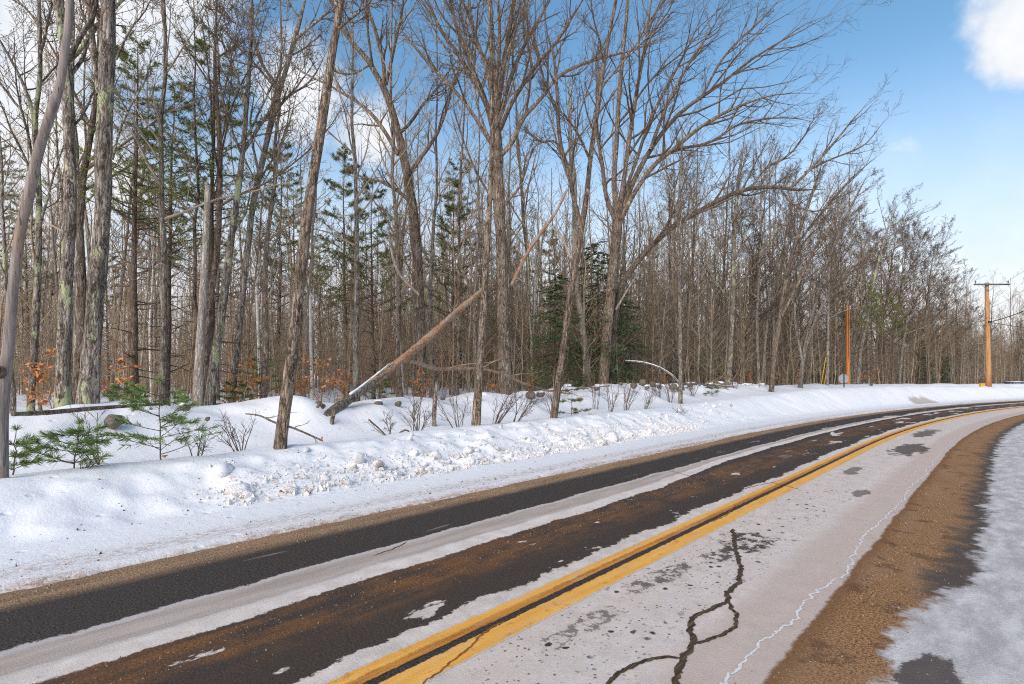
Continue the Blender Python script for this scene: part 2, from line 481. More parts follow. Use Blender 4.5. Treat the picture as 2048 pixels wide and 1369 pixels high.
def b_road(g, p):
    v, t, s = road_coord(g)
    w = g.mul(g.sub(g.noise(g.comb(0., g.mul(s, .55), 2.), 1., 3), .5), .16)
    w = g.add(w, g.mul(g.sub(g.noise(g.comb(g.mul(t, 2.), g.mul(s, 2.2), 5.), 1., 5, .65), .5), .17))
    w = g.add(w, g.mul(g.sub(g.noise(v, 16., 4, .7), .5), .09))
    tw = g.add(t, w)
    tws = g.add(t, g.mul(w, .35))
    streak = g.noise(g.comb(g.mul(t, 7.), g.mul(s, .8), 1.), 1., 5, .65)
    grit = g.noise(v, 60., 4, .75); mid = g.noise(v, 5., 5, .65); blot = g.noise(g.comb(t, g.mul(s, .55), 7.), 4.2, 4, .6)
    a, agr = asphalt(g, v)
    salt = g.mix(g.ss(mid, .3, .72), (.60, .52, .455), (.80, .70, .62))
    salt = g.mix(g.mul(g.ss(grit, .54, .68), .6), salt, (.25, .215, .19))
    beige = g.mix(g.ss(streak, .3, .7), (.40, .335, .28), (.55, .47, .41)); beige = g.mix(g.mul(g.ss(grit, .56, .7), .5), beige, (.22, .185, .16))
    brown = g.mix(g.ss(grit, .3, .75), (.12, .050, .018), (.42, .195, .07))
    sand = g.mix(g.ss(grit, .38, .64), (.20, .105, .05), (.60, .41, .25))
    col = a
    # --- left lane ---
    br = g.mul(g.band(g.add(t, g.mul(w, .6)), .72, 1.36, .16), g.ss(g.add(streak, g.mul(g.sub(blot, .5), .9)), .30, .78))
    col = g.mix(g.mul(g.band(t, .2, 1.4, .1), .45), col, g.mix(grit, (.045, .028, .020), (.13, .088, .065)))
    col = g.mix(g.mul(br, .85), col, brown)
    far = g.ss(s, 5.5, 9.5)
    inner = g.add(1.31, g.mul(far, .26))
    # the wheel-polished dry band, breaking up further along
    hold = g.ss(g.add(g.noise(g.comb(g.mul(t, 1.4), g.mul(s, .30), 4.), 1., 4, .6), g.mul(g.ss(s, 7., 30.), -.12)), .26, .34)
    b1 = g.mul(g.mul(g.ss(g.sub(tw, inner), -.012, .012), g.inv(g.ss(tw, 1.925, 1.95))), hold)
    lightpart = g.inv(g.ss(g.add(t, g.mul(w, .7)), g.add(1.53, g.mul(far, .2)), g.add(1.56, g.mul(far, .22))))
    bc = g.mix(lightpart, beige, g.mix(g.ss(mid, .3, .7), (.64, .56, .49), (.80, .715, .64)))
    rim = g.m('MAXIMUM', g.band(tw, 1.875, 1.935, .012), g.band(g.add(t, g.mul(w, .7)), 1.515, 1.55, .01))
    bc = g.mix(g.mul(rim, .7), bc, (.56, .53, .52))
    col = g.mix(b1, col, bc)
    # dry fringe beside the yellow lines and islands in the wet part
    fr = g.mul(g.inv(g.ss(g.add(t, g.mul(w, 1.7)), .315, .34)), g.ss(g.add(t, g.mul(w, .2)), .03, .05))
    isl = g.mul(g.band(t, .25, 1.25, .05), g.ss(g.noise(g.comb(t, g.mul(s, .5), 3.), 3.4, 6, .62), .635, .675))
    isl2 = g.mul(g.mul(g.band(t, .2, 2.3, .1), g.ss(s, 9., 16.)), g.ss(g.noise(g.comb(g.mul(t, 2.2), g.mul(s, .5), 13.), 1., 4, .6), .60, .63))
    fm = g.m('MAXIMUM', g.m('MAXIMUM', fr, isl), isl2)
    col = g.mix(fm, col, salt)
    # sandy gutter under the snow edge
    sm = g.ss(g.add(t, g.mul(w, .5)), 2.62, 2.86)
    sm = g.mul(sm, g.add(.55, g.mul(g.ss(streak, .3, .6), .45)))
    col = g.mix(sm, col, sand)
    lightdust = g.mul(g.band(t, 2.0, 2.75, .1), g.ss(g.noise(g.comb(g.mul(t, 9.), g.mul(s, 1.), 8.), 1., 3), .66, .74))
    col = g.mix(g.mul(lightdust, .5), col, beige)
    # --- right lane: salted, with wet spots ---
    tr = g.sub(0.0, t)
    rl = g.ss(g.add(tr, g.mul(w, .25)), .04, .055)
    scol = g.mix(g.ss(g.add(streak, g.mul(mid, .4)), .5, .95), salt, (.66, .55, .475))
    mauve = g.ss(g.add(tr, g.mul(w, 1.2)), .98, 1.16)
    scol = g.mix(g.mul(mauve, .75), scol, g.mix(mid, (.50, .385, .32), (.62, .50, .425)))
    white = g.mul(g.band(g.add(tr, g.mul(g.sub(mid, .5), .5)), .55, 1.10, .12), g.band(g.noise(v, 7., 4, .6, 1.2), .49, .525, .012))
    scol = g.mix(g.mul(white, .55), scol, (.68, .66, .66))
    col = g.mix(rl, col, scol)
    spz = g.mul(g.band(tr, .22, .95, .1), g.add(.35, g.mul(g.inv(g.ss(s, 6., 9.)), .65)))
    sn = g.voro(g.vm('ADD', g.scl(v, (1, .8, 1)), g.comb(g.mul(mid, .12), g.mul(mid, .12), 0.)), 9., 'F1')
    spots = g.mul(g.mul(g.inv(g.ss(sn, .15, .24)), g.ss(g.noise(v, 2.6, 2), .42, .52)), spz)
    spots2 = g.mul(g.mul(g.inv(g.ss(g.voro(g.vm('ADD', v, g.comb(g.mul(mid, .1), g.mul(grit, .05), 0.)), 24., 'F1'), .14, .26)), g.ss(g.noise(v, 4., 2), .40, .52)), g.mul(g.band(tr, .2, 1.0, .1), .85))
    wet = g.m('MAXIMUM', spots, spots2)
    def blob(tc, sc_, a_, b_, k=.9):
        d = g.vm('LENGTH', g.comb(g.mul(g.sub(t, tc), 1 / a_), g.mul(g.sub(s, sc_), 1 / b_), 0.))
        d = g.add(d, g.mul(g.sub(blot, .5), 2.4)); d = g.add(d, g.mul(g.sub(mid, .5), 1.1)); d = g.add(d, g.mul(g.sub(grit, .5), .9))
        return g.mul(g.inv(g.ss(d, .75, .95)), k)
    for bl in ((-.85, 13.8, .34, 1.5, .85), (-.6, 18.6, .25, 1.6, .8), (-.5, 9.6, .12, .5, .7), (-1.0, 7.4, .1, .35, .7)):
        wet = g.m('MAXIMUM', wet, blob(*bl))
    mott = g.ss(g.noise(v, 10., 5, .72), .46, .53)
    for bl in ((-.56, 3.95, .28, .42, .95), (-.56, 3.4, .13, .35, .9), (-.45, 1.3, .10, .4, .7), (-.42, 2.4, .12, .5, .8)):
        wet = g.m('MAXIMUM', wet, g.mul(blob(*bl), mott))
    col = g.mix(wet, col, g.mix(grit, (.032, .023, .018), (.10, .075, .058)))
    # wet brown sand beyond the ragged white tide line
    te = g.add(tr, g.mul(w, .55))
    ws = g.ss(te, 1.53, 1.56)
    wb = g.mix(g.ss(grit, .36, .64), (.13, .058, .024), (.52, .285, .13))
    wb = g.mix(g.mul(g.ss(g.noise(g.comb(g.mul(t, 3.), g.mul(s, .9), 9.), 1., 4, .6), .42, .66), .55), wb, g.mix(grit, (.20, .105, .052), (.50, .33, .20)))
    wb = g.mix(g.mul(g.ss(g.noise(v, 3.2, 4, .6), .54, .66), .6), wb, (.085, .045, .026))
    wb = g.mix(g.mul(g.inv(g.ss(te, 1.55, 1.70)), .7), wb, (.20, .095, .04))
    col = g.mix(ws, col, wb)
    rag = g.add(g.mul(g.sub(g.noise(v, 2.6, 6, .68), .5), .62), g.mul(g.sub(g.noise(g.comb(g.mul(t, 2.0), g.mul(s, 5.), 6.), 1., 4, .65), .5), .26))
    eo = g.add(tr, rag)
    dz_ = g.sub(eo, g.add(2.0, g.mul(g.ss(s, 3., 5.), .15)))
    col = g.mix(g.mul(g.ss(dz_, -.12, .10), g.ss(s, 2.9, 3.8)), col, g.mix(grit, (.06, .045, .036), (.15, .12, .10)))
    ice = g.mix(g.ss(g.noise(g.comb(g.mul(t, 6.), g.mul(s, 2.4), 3.), 1., 5, .7), .35, .7), (.46, .43, .41), (.72, .69, .665))
    ice = g.mix(g.mul(g.ss(grit, .55, .7), .4), ice, (.27, .24, .22))
    iz_ = g.sub(eo, g.add(1.97, g.mul(g.ss(s, 2.9, 4.2), .33)))
    col = g.mix(g.ss(iz_, -.03, .08), col, ice)
    col = g.mix(blob(-2.2, 2.0, .15, .30, .9), col, g.mix(grit, (.05, .036, .03), (.13, .10, .085)))
    g.put(p.inputs['Base Color'], col)
    drym = g.m('MAXIMUM', g.m('MAXIMUM', b1, fm), rl)
    g.put(p.inputs['Roughness'], g.add(.62, g.mul(drym, .25)))
    p.inputs['Specular IOR Level'].default_value = .12
    h = g.add(g.mul(agr, g.add(.25, g.mul(g.inv(drym), .5))), g.mul(grit, g.add(.25, g.add(g.mul(ws, 1.4), g.mul(sm, 1.6)))))
    g.put(p.inputs['Normal'], g.bump(h, .55, .012))


ROAD = material('salted_asphalt', b_road)


def b_yellow(g, p):
    v, t, s = road_coord(g)
    n = g.noise(v, 14., 5, .7); fine_ = g.noise(v, 70., 4, .7); st = g.noise(g.comb(g.mul(t, 14.), g.mul(s, 1.2), 0.), 1., 5, .65)
    col = g.mix(g.ss(st, .3, .7), (.78, .365, .055), (.88, .48, .115))
    col = g.mix(g.mul(g.ss(fine_, .55, .72), .35), col, (.50, .33, .20))
    a, _ = asphalt(g, v)
    # wet rusty inner edge of the far stripe
    e = g.add(t, g.mul(g.sub(n, .5), .07))
    wet = g.mul(g.ss(t, 0., .01), g.inv(g.ss(e, .085, .115)))
    col = g.mix(g.mul(wet, g.add(.45, g.mul(g.ss(st, .35, .6), .55))), col, g.mix(g.ss(fine_, .4, .6), (.34, .10, .010), (.58, .22, .02)))
    # ragged worn outer edges and pits
    out_ = g.m('MAXIMUM', g.ss(g.add(t, g.mul(g.sub(n, .5), .075)), .176, .184), g.ss(g.sub(0., g.add(t, g.mul(g.sub(n, .5), .05))), .192, .200))
    col = g.mix(out_, col, (.60, .54, .49))
    inn = g.inv(g.ss(g.m('ABSOLUTE', g.add(t, g.mul(g.sub(n, .5), .06))), .030, .037))
    pit = g.ss(g.noise(v, 20., 5, .75), .68, .71)
    pit = g.mul(pit, .85)
    col = g.mix(g.mul(g.ss(g.noise(g.comb(g.mul(t, 9.), g.mul(s, 2.2), 2.), 1., 5, .7), .50, .66), .26), col, (.50, .43, .36))
    col = g.mix(g.mul(g.ss(g.noise(v, 9., 5, .75), .56, .64), .5), col, (.42, .19, .05))
    col = g.mix(g.m('MAXIMUM', inn, pit), col, g.mix(fine_, (.055, .030, .020), (.20, .10, .05)))
    g.put(p.inputs['Base Color'], col)
    g.put(p.inputs['Roughness'], g.sub(.8, g.mul(wet, .3)))
    g.put(p.inputs['Normal'], g.bump(g.add(fine_, g.mul(n, .5)), .45, .01))


YELLOW = material('worn_yellow_paint', b_yellow)


def b_crack(g, p):
    v, t, s = road_coord(g); n = g.noise(v, 45., 4, .7)
    g.put(p.inputs['Base Color'], g.mix(g.ss(n, .42, .62), (.032, .026, .022), (.17, .10, .045))); p.inputs['Roughness'].default_value = .7
    g.put(p.inputs['Normal'], g.bump(n, .9, .015))


CRACK = material('wet_crack', b_crack)
CRACK_RUST = simple('rusty_crack', (.30, .11, .02), .7, .4, 30.)
TIDE = simple('salt_crust', (.72, .70, .69), .8, .1, 30.)

# ------------------------------------------------------------------ the setting
def sheet(name, s_ax, t_ax, zf, mat, parent=None, **kw):
    S, T = np.meshgrid(s_ax, t_ax, indexing='ij'); x, y = st_to_xy(S.ravel(), T.ravel()); z = zf(S.ravel(), T.ravel())
    n, m = S.shape; i = np.arange(n - 1)[:, None] * m; j = np.arange(m - 1)[None]
    f = np.stack([i + j, i + m + j, i + m + j + 1, i + j + 1], -1).reshape(-1, 4)
    if t_ax[-1] > t_ax[0]: pass
    b = MB(); b.add(np.c_[x, y, z], f)
    me = b.mesh(name, mat, uv=np.c_[T.ravel(), S.ravel()])
    me.flip_normals()
    nn = np.zeros(3); me.polygons[0].normal
    if me.polygons[len(me.polygons) // 2].normal.z < 0: me.flip_normals()
    return obj(name, me, parent, **kw)


road = sheet('road', np.r_[np.arange(-20, 40, .5), np.arange(40, 185, 1.5)], np.linspace(-6, 3.6, 25), lambda s, t: 0 * s, ROAD, kind='structure')
s_fine = np.r_[np.arange(-14, -3, .3), np.arange(-3, 14, .075), np.arange(14, 30, .14), np.arange(30, 80, .4), np.arange(80, 150, 2)]
t_fine = np.r_[np.arange(2.95, 6.6, .075), np.arange(6.6, 13, .13), np.arange(13, 30, .7), np.arange(30, 220, 6.)]
snow = sheet('snow_ground', s_fine, t_fine, height, SNOW, kind='structure')
sheet('snow_shoulder', np.r_[np.arange(-14, 60, .5), np.arange(60, 150, 2)], np.r_[np.arange(-5.4, -12, -.3), np.arange(-12, -60, -4.)], height, SNOW, kind='structure')
gb = MB(); gb.add([(-1500, -1500, -1.2), (1500, -1500, -1.2), (1500, 1500, -1.2), (-1500, 1500, -1.2)], [[0, 1, 2, 3]])
obj('ground', gb.mesh('ground', SNOW_CAP), kind='structure')

sL = np.r_[np.arange(-14, 20, .2), np.arange(20, 100, .5)]
sheet('yellow_line', sL, np.linspace(.028, .192, 5), lambda s, t: 0 * s + .0018, YELLOW, road)
sheet('yellow_line', sL, np.linspace(-.206, -.028, 5), lambda s, t: 0 * s + .0018, YELLOW, road)


def gpt(x, y, z=0.): return px(x, y, F * (CH - z) / (y - YH))


def ribbon(name, pix, w, z, mat, jag=.35, step=.02, wander=.012):
    P = np.array([gpt(*q)[:2] for q in pix]); d = np.r_[0, np.cumsum(np.hypot(*np.diff(P, axis=0).T))]
    u = np.arange(0, d[-1], step); C = np.c_[np.interp(u, d, P[:, 0]), np.interp(u, d, P[:, 1])]
    C += np.c_[vnoise(u * 14, u * 0, 3) - .5, vnoise(u * 14, u * 0, 8) - .5] * wander * 2 + np.c_[vnoise(u * 50, u * 0, 13) - .5, vnoise(u * 50, u * 0, 18) - .5] * wander
    T = np.gradient(C, axis=0); T /= np.linalg.norm(T, axis=1)[:, None] + 1e-9; Nn = np.c_[-T[:, 1], T[:, 0]]
    ww = w * np.minimum(1, np.minimum(u, d[-1] - u) / .08 + .15)
    a = C + Nn * (ww * (.5 + jag * (rng.random(len(u)) - .3)))[:, None]; b = C - Nn * (ww * (.5 + jag * (rng.random(len(u)) - .3)))[:, None]
    v = np.r_[np.c_[a, a[:, 0] * 0 + z], np.c_[b, b[:, 0] * 0 + z]]; n = len(u); i = np.arange(n - 1)
    m = MB(); m.add(v, np.c_[i, i + n, i + n + 1, i + 1]); s, t = xy_to_st(v[:, 0], v[:, 1])
    me = m.mesh(name, mat, uv=np.c_[t, s])
    if me.polygons[0].normal.z < 0: me.flip_normals()
    return obj(name, me, road)


ribbon('crack', [(1465, 1058), (1470, 1090), (1474, 1115), (1484, 1140), (1478, 1165), (1455, 1185), (1454, 1205), (1418, 1222), (1385, 1238), (1378, 1255), (1384, 1285), (1372, 1310), (1358, 1340), (1350, 1385)], .034, .0040, CRACK)
ribbon('crack', [(1456, 1205), (1472, 1230), (1470, 1255), (1440, 1275), (1415, 1281), (1386, 1290)], .024, .0045, CRACK)
ribbon('crack', [(1366, 1318), (1330, 1317), (1280, 1325), (1240, 1345), (1210, 1375)], .026, .0050, CRACK)
ribbon('crack', [(1010, 1242), (960, 1272), (935, 1300), (905, 1325), (880, 1345), (840, 1372)], .012, .0040, CRACK_RUST)
ribbon('crack', [(1425, 1045), (1455, 1030), (1470, 1012), (1530, 985)], .010, .0040, CRACK_RUST)
ribbon('crack', [(1560, 962), (1500, 975), (1450, 990), (1440, 1000)], .012, .0030, CRACK)
ribbon('crack', [(1600, 980), (1570, 972), (1540, 965)], .016, .0040, CRACK)
ribbon('crack', [(745, 1112), (775, 1103), (800, 1092), (815, 1084)], .012, .0030, CRACK)
ribbon('crack', [(1330, 940), (1370, 950), (1410, 962)], .012, .0030, CRACK)
SS = np.arange(-1.2, 26, .06)
tt = -1.455 + (rng.random(len(SS)) - .5) * .022 + (vnoise(SS * 2.6, SS * 0, 6) - .5) * .05 + (vnoise(SS * .8, SS * 0, 4) - .5) * .12
X, Y_ = st_to_xy(SS, tt)
pixs = [(1024 + F * a / b, YH + F * CH / b) for a, b in zip(X, Y_) if b > 1.5]
ribbon('salt_tide_line', pixs, .012, .0030, TIDE, .9, .02, .016)


# ------------------------------------------------------------------ growing branches
def resample(P, K):
    P = np.asarray(P, float)
    if len(P) > 2:                                            # Catmull-Rom through the given points
        Q = np.r_[[2 * P[0] - P[1]], P, [2 * P[-1] - P[-2]]]; out = []
        for i in range(1, len(Q) - 2):
            u = np.linspace(0, 1, 10, endpoint=False)[:, None]; a, b, c, d = Q[i - 1], Q[i], Q[i + 1], Q[i + 2]
            out.append(.5 * (2 * b + (c - a) * u + (2 * a - 5 * b + 4 * c - d) * u ** 2 + (3 * b - a - 3 * c + d) * u ** 3))
        P = np.r_[np.concatenate(out), [P[-1]]]
    d = np.r_[0, np.cumsum(np.linalg.norm(np.diff(P[:, :3], axis=0), axis=1))]; u = np.linspace(0, d[-1], K)
    return np.stack([np.interp(u, d, P[:, k]) for k in range(P.shape[1])], 1)


def grow(P, Rd, n, t0, t1, ang, frac, K, wig=.12, up=.1, bias=(0, 0, 0), rk=.55, tip=.0035, flat=False, ang_j=12, lmin=.12, droop=.5):
    N, K0, _ = P.shape
    if N == 0: return P[:0], Rd[:0]
    plen = np.linalg.norm(np.diff(P, axis=1), axis=2).sum(1)
    idx = np.repeat(np.arange(N), n); M = len(idx)
    tt = t0 + (t1 - t0) * (np.tile(np.arange(n), N) + rng.random(M)) / n
    fpos = tt * (K0 - 1); i = np.minimum(fpos.astype(int), K0 - 2); fr = (fpos - i)[:, None]
    p = P[idx, i] * (1 - fr) + P[idx, i + 1] * fr; tan = P[idx, i + 1] - P[idx, i]; tan /= np.linalg.norm(tan, axis=1, keepdims=True) + 1e-9
    r = Rd[idx, i] * (1 - fr[:, 0]) + Rd[idx, i + 1] * fr[:, 0]
    rnd = rng.normal(size=(M, 3))
    if flat: rnd = np.cross(tan, [0, 0, 1.]) * np.where(rng.random(M) < .5, 1, -1)[:, None] + rng.normal(size=(M, 3)) * .12
    perp = rnd - (rnd * tan).sum(1, keepdims=True) * tan; perp /= np.linalg.norm(perp, axis=1, keepdims=True) + 1e-9
    a = np.radians(ang + rng.normal(size=M) * ang_j)[:, None]
    d = np.cos(a) * tan + np.sin(a) * perp
    L = np.maximum(lmin, frac * plen[idx] * (1 - droop * (tt - t0) / max(1e-6, t1 - t0)) * rng.uniform(.55, 1.2, M))
    out = np.empty((M, K, 3)); out[:, 0] = p; b = np.asarray(bias, float) + np.array((0, 0, up))
    for k in range(1, K):
        d = d + rng.normal(size=(M, 3)) * wig + b; d /= np.linalg.norm(d, axis=1, keepdims=True)
        out[:, k] = out[:, k - 1] + d * (L / (K - 1))[:, None]
    r0 = np.minimum(r * rk, .008 + L * .020); rr = np.maximum(tip, r0)[:, None] * (1 - np.linspace(0, 1, K)[None]) ** .8
    return out, np.maximum(rr, tip)


TOTAL = [0]
def crown_mesh(name, P, Rd, mat, levels=3, n=(9, 6, 3), ang=(38, 42, 40), frac=(.42, .45, .5), up=(.10, .06, .03), bias=(0, 0, 0), tip=.004, t0=.18, Ks=(7, 5, 3)):
    b = MB(); q, r = P, Rd
    for l in range(levels):
        q, r = grow(q, r, n[l], t0 if l == 0 else .15, 1., ang[l], frac[l], Ks[l], .13, up[l], bias, .6, tip)
        b.tubes(q, r, 4 if l == 0 else 3)
    me = b.mesh(name, mat); TOTAL[0] += len(me.polygons) * 2
    return me


def bark_tube(P, Rd, sides, amp=.05, flare=0., seed=0):
    """one trunk: closed tube with furrows and a root flare"""
    K = len(P); v, f = tube_arrays(P[None], Rd[None], sides)
    v = v.reshape(K, sides, 3); c = P[:, None]; a = np.arange(sides) * 2 * np.pi / sides
    d = np.r_[0, np.cumsum(np.linalg.norm(np.diff(P, axis=0), axis=1))]
    k = 1 + amp * np.sin(a[None] * 5 + 2 * np.sin(d[:, None] * 1.3 + seed)) + amp * .8 * (rng.random((K, sides)) - .5) * 2 + amp * .7 * np.sin(d[:, None] * 3.1 + seed + a[None] * 2)
    k = k * (1 + flare * np.exp(-d[:, None] / .28) * (1 + .35 * np.sin(a[None] * 4 + seed)))
    v = c + (v - c) * k[..., None]
    return v.reshape(-1, 3), f


def hero(name, label, cat, base, pts, limbs=(), Y=None, T=None, dY=0., bark=BARK, twig=CROWN, auto=6, auto_t=(.5, .98), sides=14, flare=.25, n=(9, 6, 3), levels=3,
         bias=(0, 0, 0), afrac=.42, aang=42, group=None, amp=.05, tip=.004, ring=.16, broken=False, sink=.25, up=(.10, .06, .03)):
    """a tree drawn through photo pixels (x, y, width) at distance Y, limbs likewise with their own drift in depth"""
    if Y is None: Y = depth_at(base[0], T)
    X = (base[0] - 1024) * Y / F; z0 = float(ground(X, Y)[0])
    root = thing(name, label, cat, (X, Y, z0), group); O = np.array((X, Y, z0))
    pts = [tuple(p) for p in pts]; y0, y1 = pts[0][1], pts[-1][1]
    W = []
    for (x, y, w) in pts:
        yy = Y + dY * (y0 - y) / max(1, y0 - y1); W.append((*px(x, y, yy), half_w(x, w, yy)))
    W = np.array(W)
    # run the foot of the trunk down into the snow
    W = np.r_[[[W[0, 0], W[0, 1], min(W[0, 2], z0) - sink, W[0, 3] * 1.03]], W]
    L = np.linalg.norm(W[-1, :3] - W[0, :3]); K = max(12, int(L / ring)); Q = resample(W, K)
    P, Rd = Q[:, :3] - O, Q[:, 3]
    if not broken: Rd = Rd * (1 - .8 * sst(np.linspace(0, 1, K), .86, 1.))
    b = MB(); v, f = bark_tube(P, Rd, sides, amp, flare, rng.random() * 9); b.add(v, f)
    if broken:                                                # splintered top
        top = P[-1]
        for k in range(9):
            a = rng.random() * 6.28; q = top + np.array((math.cos(a), math.sin(a), 0)) * Rd[-1] * .75
            q2 = q + np.array((rng.normal() * .01, rng.normal() * .01, rng.uniform(.5, 2.6) * Rd[-1]))
            b.tubes(np.array([q - (0, 0, .1), q, q2]), np.array([Rd[-1] * .3, Rd[-1] * .3, .004]), 4)
    me = b.mesh('trunk', bark); obj('trunk', me, root); TOTAL[0] += len(me.polygons) * 2
    LP, LR = [], []
    for lb in limbs:
        dyl, lp = lb[0], lb[1:]
        yl0 = Y + dY * (y0 - lp[0][1]) / max(1, y0 - y1); n_ = len(lp); pts_ = []
        for i, (x, y, w) in enumerate(lp):
            yy = yl0 + dyl * i / (n_ - 1); pts_.append((*px(x, y, yy), half_w(x, w, yy)))
        q = resample(np.array(pts_), 26); p_, r_ = q[:, :3] - O, np.maximum(q[:, 3] * (1 - .8 * sst(np.linspace(0, 1, 26), .62, 1.)), .005)
        p_ = p_ + np.cumsum(rng.normal(size=p_.shape) * .012, axis=0) * np.linspace(0, 1, 26)[:, None]
        bb = MB(); vv, ff = bark_tube(p_, r_, 8, amp * .8, 0, rng.random() * 9); bb.add(vv, ff)
        obj('limb', bb.mesh('limb', bark), root); LP.append(p_); LR.append(r_)
    if auto:
        q, r = grow(P[None], Rd[None], auto, auto_t[0], auto_t[1], aang, afrac, 26, .05, .035, tuple(x * .35 for x in bias), .55, .006, ang_j=10, droop=.65)
        for p_, r_ in zip(q, r):
            bb = MB(); bb.tubes(p_, r_, 6); obj('limb', bb.mesh('limb', bark), root); LP.append(p_); LR.append(r_)
    if LP:
        obj('crown', crown_mesh('crown', np.array(LP), np.array(LR), twig, levels, n, bias=bias, tip=tip, up=up), root)
    return root


# ------------------------------------------------------------------ the near trees, left to right
snag = hero('dead_tree', 'smooth grey barkless dead trunk bending up from a broken stump at the left edge', 'dead tree', (6, 965),
     [(0, 965, 46), (0, 860, 46), (4, 780, 44), (10, 740, 40), (16, 700, 33), (24, 600, 31), (40, 470, 31), (58, 390, 31), (78, 300, 29), (102, 225, 28), (122, 160, 25), (128, 110, 24), (136, 60, 23), (139, 0, 22), (141, -140, 18)],
     T=6.0, bark=SNAG, auto=0, flare=.08, sides=18, amp=.03)
kY = depth_at(6, 6.0)
b = MB(); kp = px(15, 742, kY) - np.array(snag.location)
b.tubes(np.array([kp + (-.05, -.02, -.05), kp + (-.02, -.09, 0), kp + (.015, -.125, .015), kp + (.03, -.13, .02)]), np.array([.07, .06, .042, .01]), 9)
obj('knot', b.mesh('knot', BARK_DARK), snag)

hero('maple_tree', 'slim grey tree forking high up, behind the bare dead trunk', 'tree', (62, 800),
     [(62, 800, 22), (74, 600, 19), (78, 400, 17), (70, 250, 16), (80, 150, 13), (78, 0, 11), (76, -120, 8)],
     [(.6, (70, 250, 11), (55, 190, 10), (20, 110, 8), (-30, 20, 6)), (-.5, (78, 120, 9), (92, 60, 8), (100, 10, 6), (120, -80, 4))], T=13.5, bark=BARK_LICHEN, auto=8, auto_t=(.35, .95))
hero('maple_tree', 'dark furrowed trunk with lichen, forking high, left neighbour of the thickest trunk', 'tree', (128, 815),
     [(126, 815, 46), (126, 740, 42), (132, 600, 37), (141, 400, 34), (137, 250, 30), (132, 120, 27), (122, 40, 25), (116, -60, 22), (112, -220, 16)],
     [(-.4, (137, 120, 17), (160, 75, 15), (185, 35, 13), (205, -40, 10), (220, -120, 7)), (.7, (120, 30, 14), (95, -30, 12), (60, -110, 9)), (.8, (138, 260, 8), (165, 230, 7), (178, 200, 6), (195, 150, 4))],
     T=11.0, bark=BARK_LICHEN, auto=4, auto_t=(.55, .95), sides=20, amp=.07)
hero('maple_tree', 'thickest trunk, flaky grey bark with pale green lichen, standing in a snow mound', 'tree', (178, 822),
     [(176, 822, 58), (182, 740, 52), (190, 600, 47), (205, 430, 44), (208, 300, 43), (212, 200, 42), (214, 100, 40), (216, 0, 38), (220, -150, 32), (222, -300, 22)],
     [(.5, (198, 190, 17), (188, 120, 16), (182, 60, 15), (176, -20, 13), (165, -140, 9)), (-.6, (232, 120, 6), (262, 60, 5), (300, 20, 4), (330, -40, 3)), (-.9, (225, 320, 7), (245, 250, 6), (290, 170, 5), (320, 90, 4))],
     T=10.4, bark=BARK_LICHEN, auto=4, auto_t=(.6, .95), sides=22, amp=.08)
hero('dead_tree', 'pale dead stub with a snapped top, blotched green', 'dead tree', (398, 800),
     [(397, 805, 30), (400, 700, 25), (408, 560, 20), (413, 450, 17), (416, 372, 15)], T=11.4, bark=BARK_PALE, auto=0, broken=True, levels=0)
hero('maple_tree', 'grey lichened tree leaning right from beside the snapped pale stub', 'tree', (424, 808),
     [(418, 810, 28), (430, 720, 25), (447, 600, 22), (462, 480, 19), (474, 400, 17), (486, 300, 14), (494, 200, 12), (502, 80, 10), (506, -60, 7)],
     [(.6, (484, 310, 9), (520, 250, 8), (545, 210, 7), (565, 120, 5)), (-.5, (492, 210, 7), (470, 140, 6), (440, 60, 5), (425, -20, 3)), (.3, (500, 60, 6), (460, 40, 5), (430, 20, 4))],
     T=11.2, bark=BARK_LICHEN, auto=6, auto_t=(.4, .97))
hero('maple_tree', 'dark trunk just right of the snapped stub, half hidden in the gap', 'tree', (412, 800),
     [(408, 806, 22), (415, 650, 18), (436, 480, 15), (440, 300, 12), (430, 130, 9), (436, -40, 6)], T=12.3, bark=BARK_DARK, auto=9, auto_t=(.45, .98))
hero('maple_tree', 'leaning mid-sized tree with gnarled top left of the big leaning trunk', 'tree', (470, 790),
     [(464, 795, 20), (480, 640, 17), (505, 420, 16), (530, 300, 15), (548, 220, 14), (575, 130, 12), (600, 40, 11), (625, -60, 8)],
     [(.7, (560, 180, 8), (520, 120, 7), (500, 50, 5), (470, -30, 4)), (-.6, (590, 80, 8), (640, 40, 7), (680, 10, 5), (730, -40, 4)), (.9, (535, 290, 7), (560, 210, 6), (620, 160, 5), (655, 90, 3)), (.3, (520, 360, 6), (560, 290, 5), (580, 200, 4))],
     T=13.5, bark=BARK, auto=5, auto_t=(.5, .97))
hero('maple_tree', 'single straight trunk leaning right out of the ploughed snow crest near the road', 'tree', (560, 902),
     [(560, 902, 36), (566, 850, 33), (578, 760, 31), (590, 660, 30), (600, 560, 29), (612, 450, 28), (630, 330, 26), (648, 220, 24), (664, 110, 21), (676, 40, 19), (690, -60, 16), (712, -260, 10)],
     [(1.2, (655, 170, 6), (600, 140, 5), (560, 100, 4), (500, 70, 2.5)), (-.8, (676, 60, 7), (720, 20, 6), (770, -50, 4))], T=6.0, bark=BARK2, auto=5, auto_t=(.72, .97), sides=18, flare=.10, amp=.06)
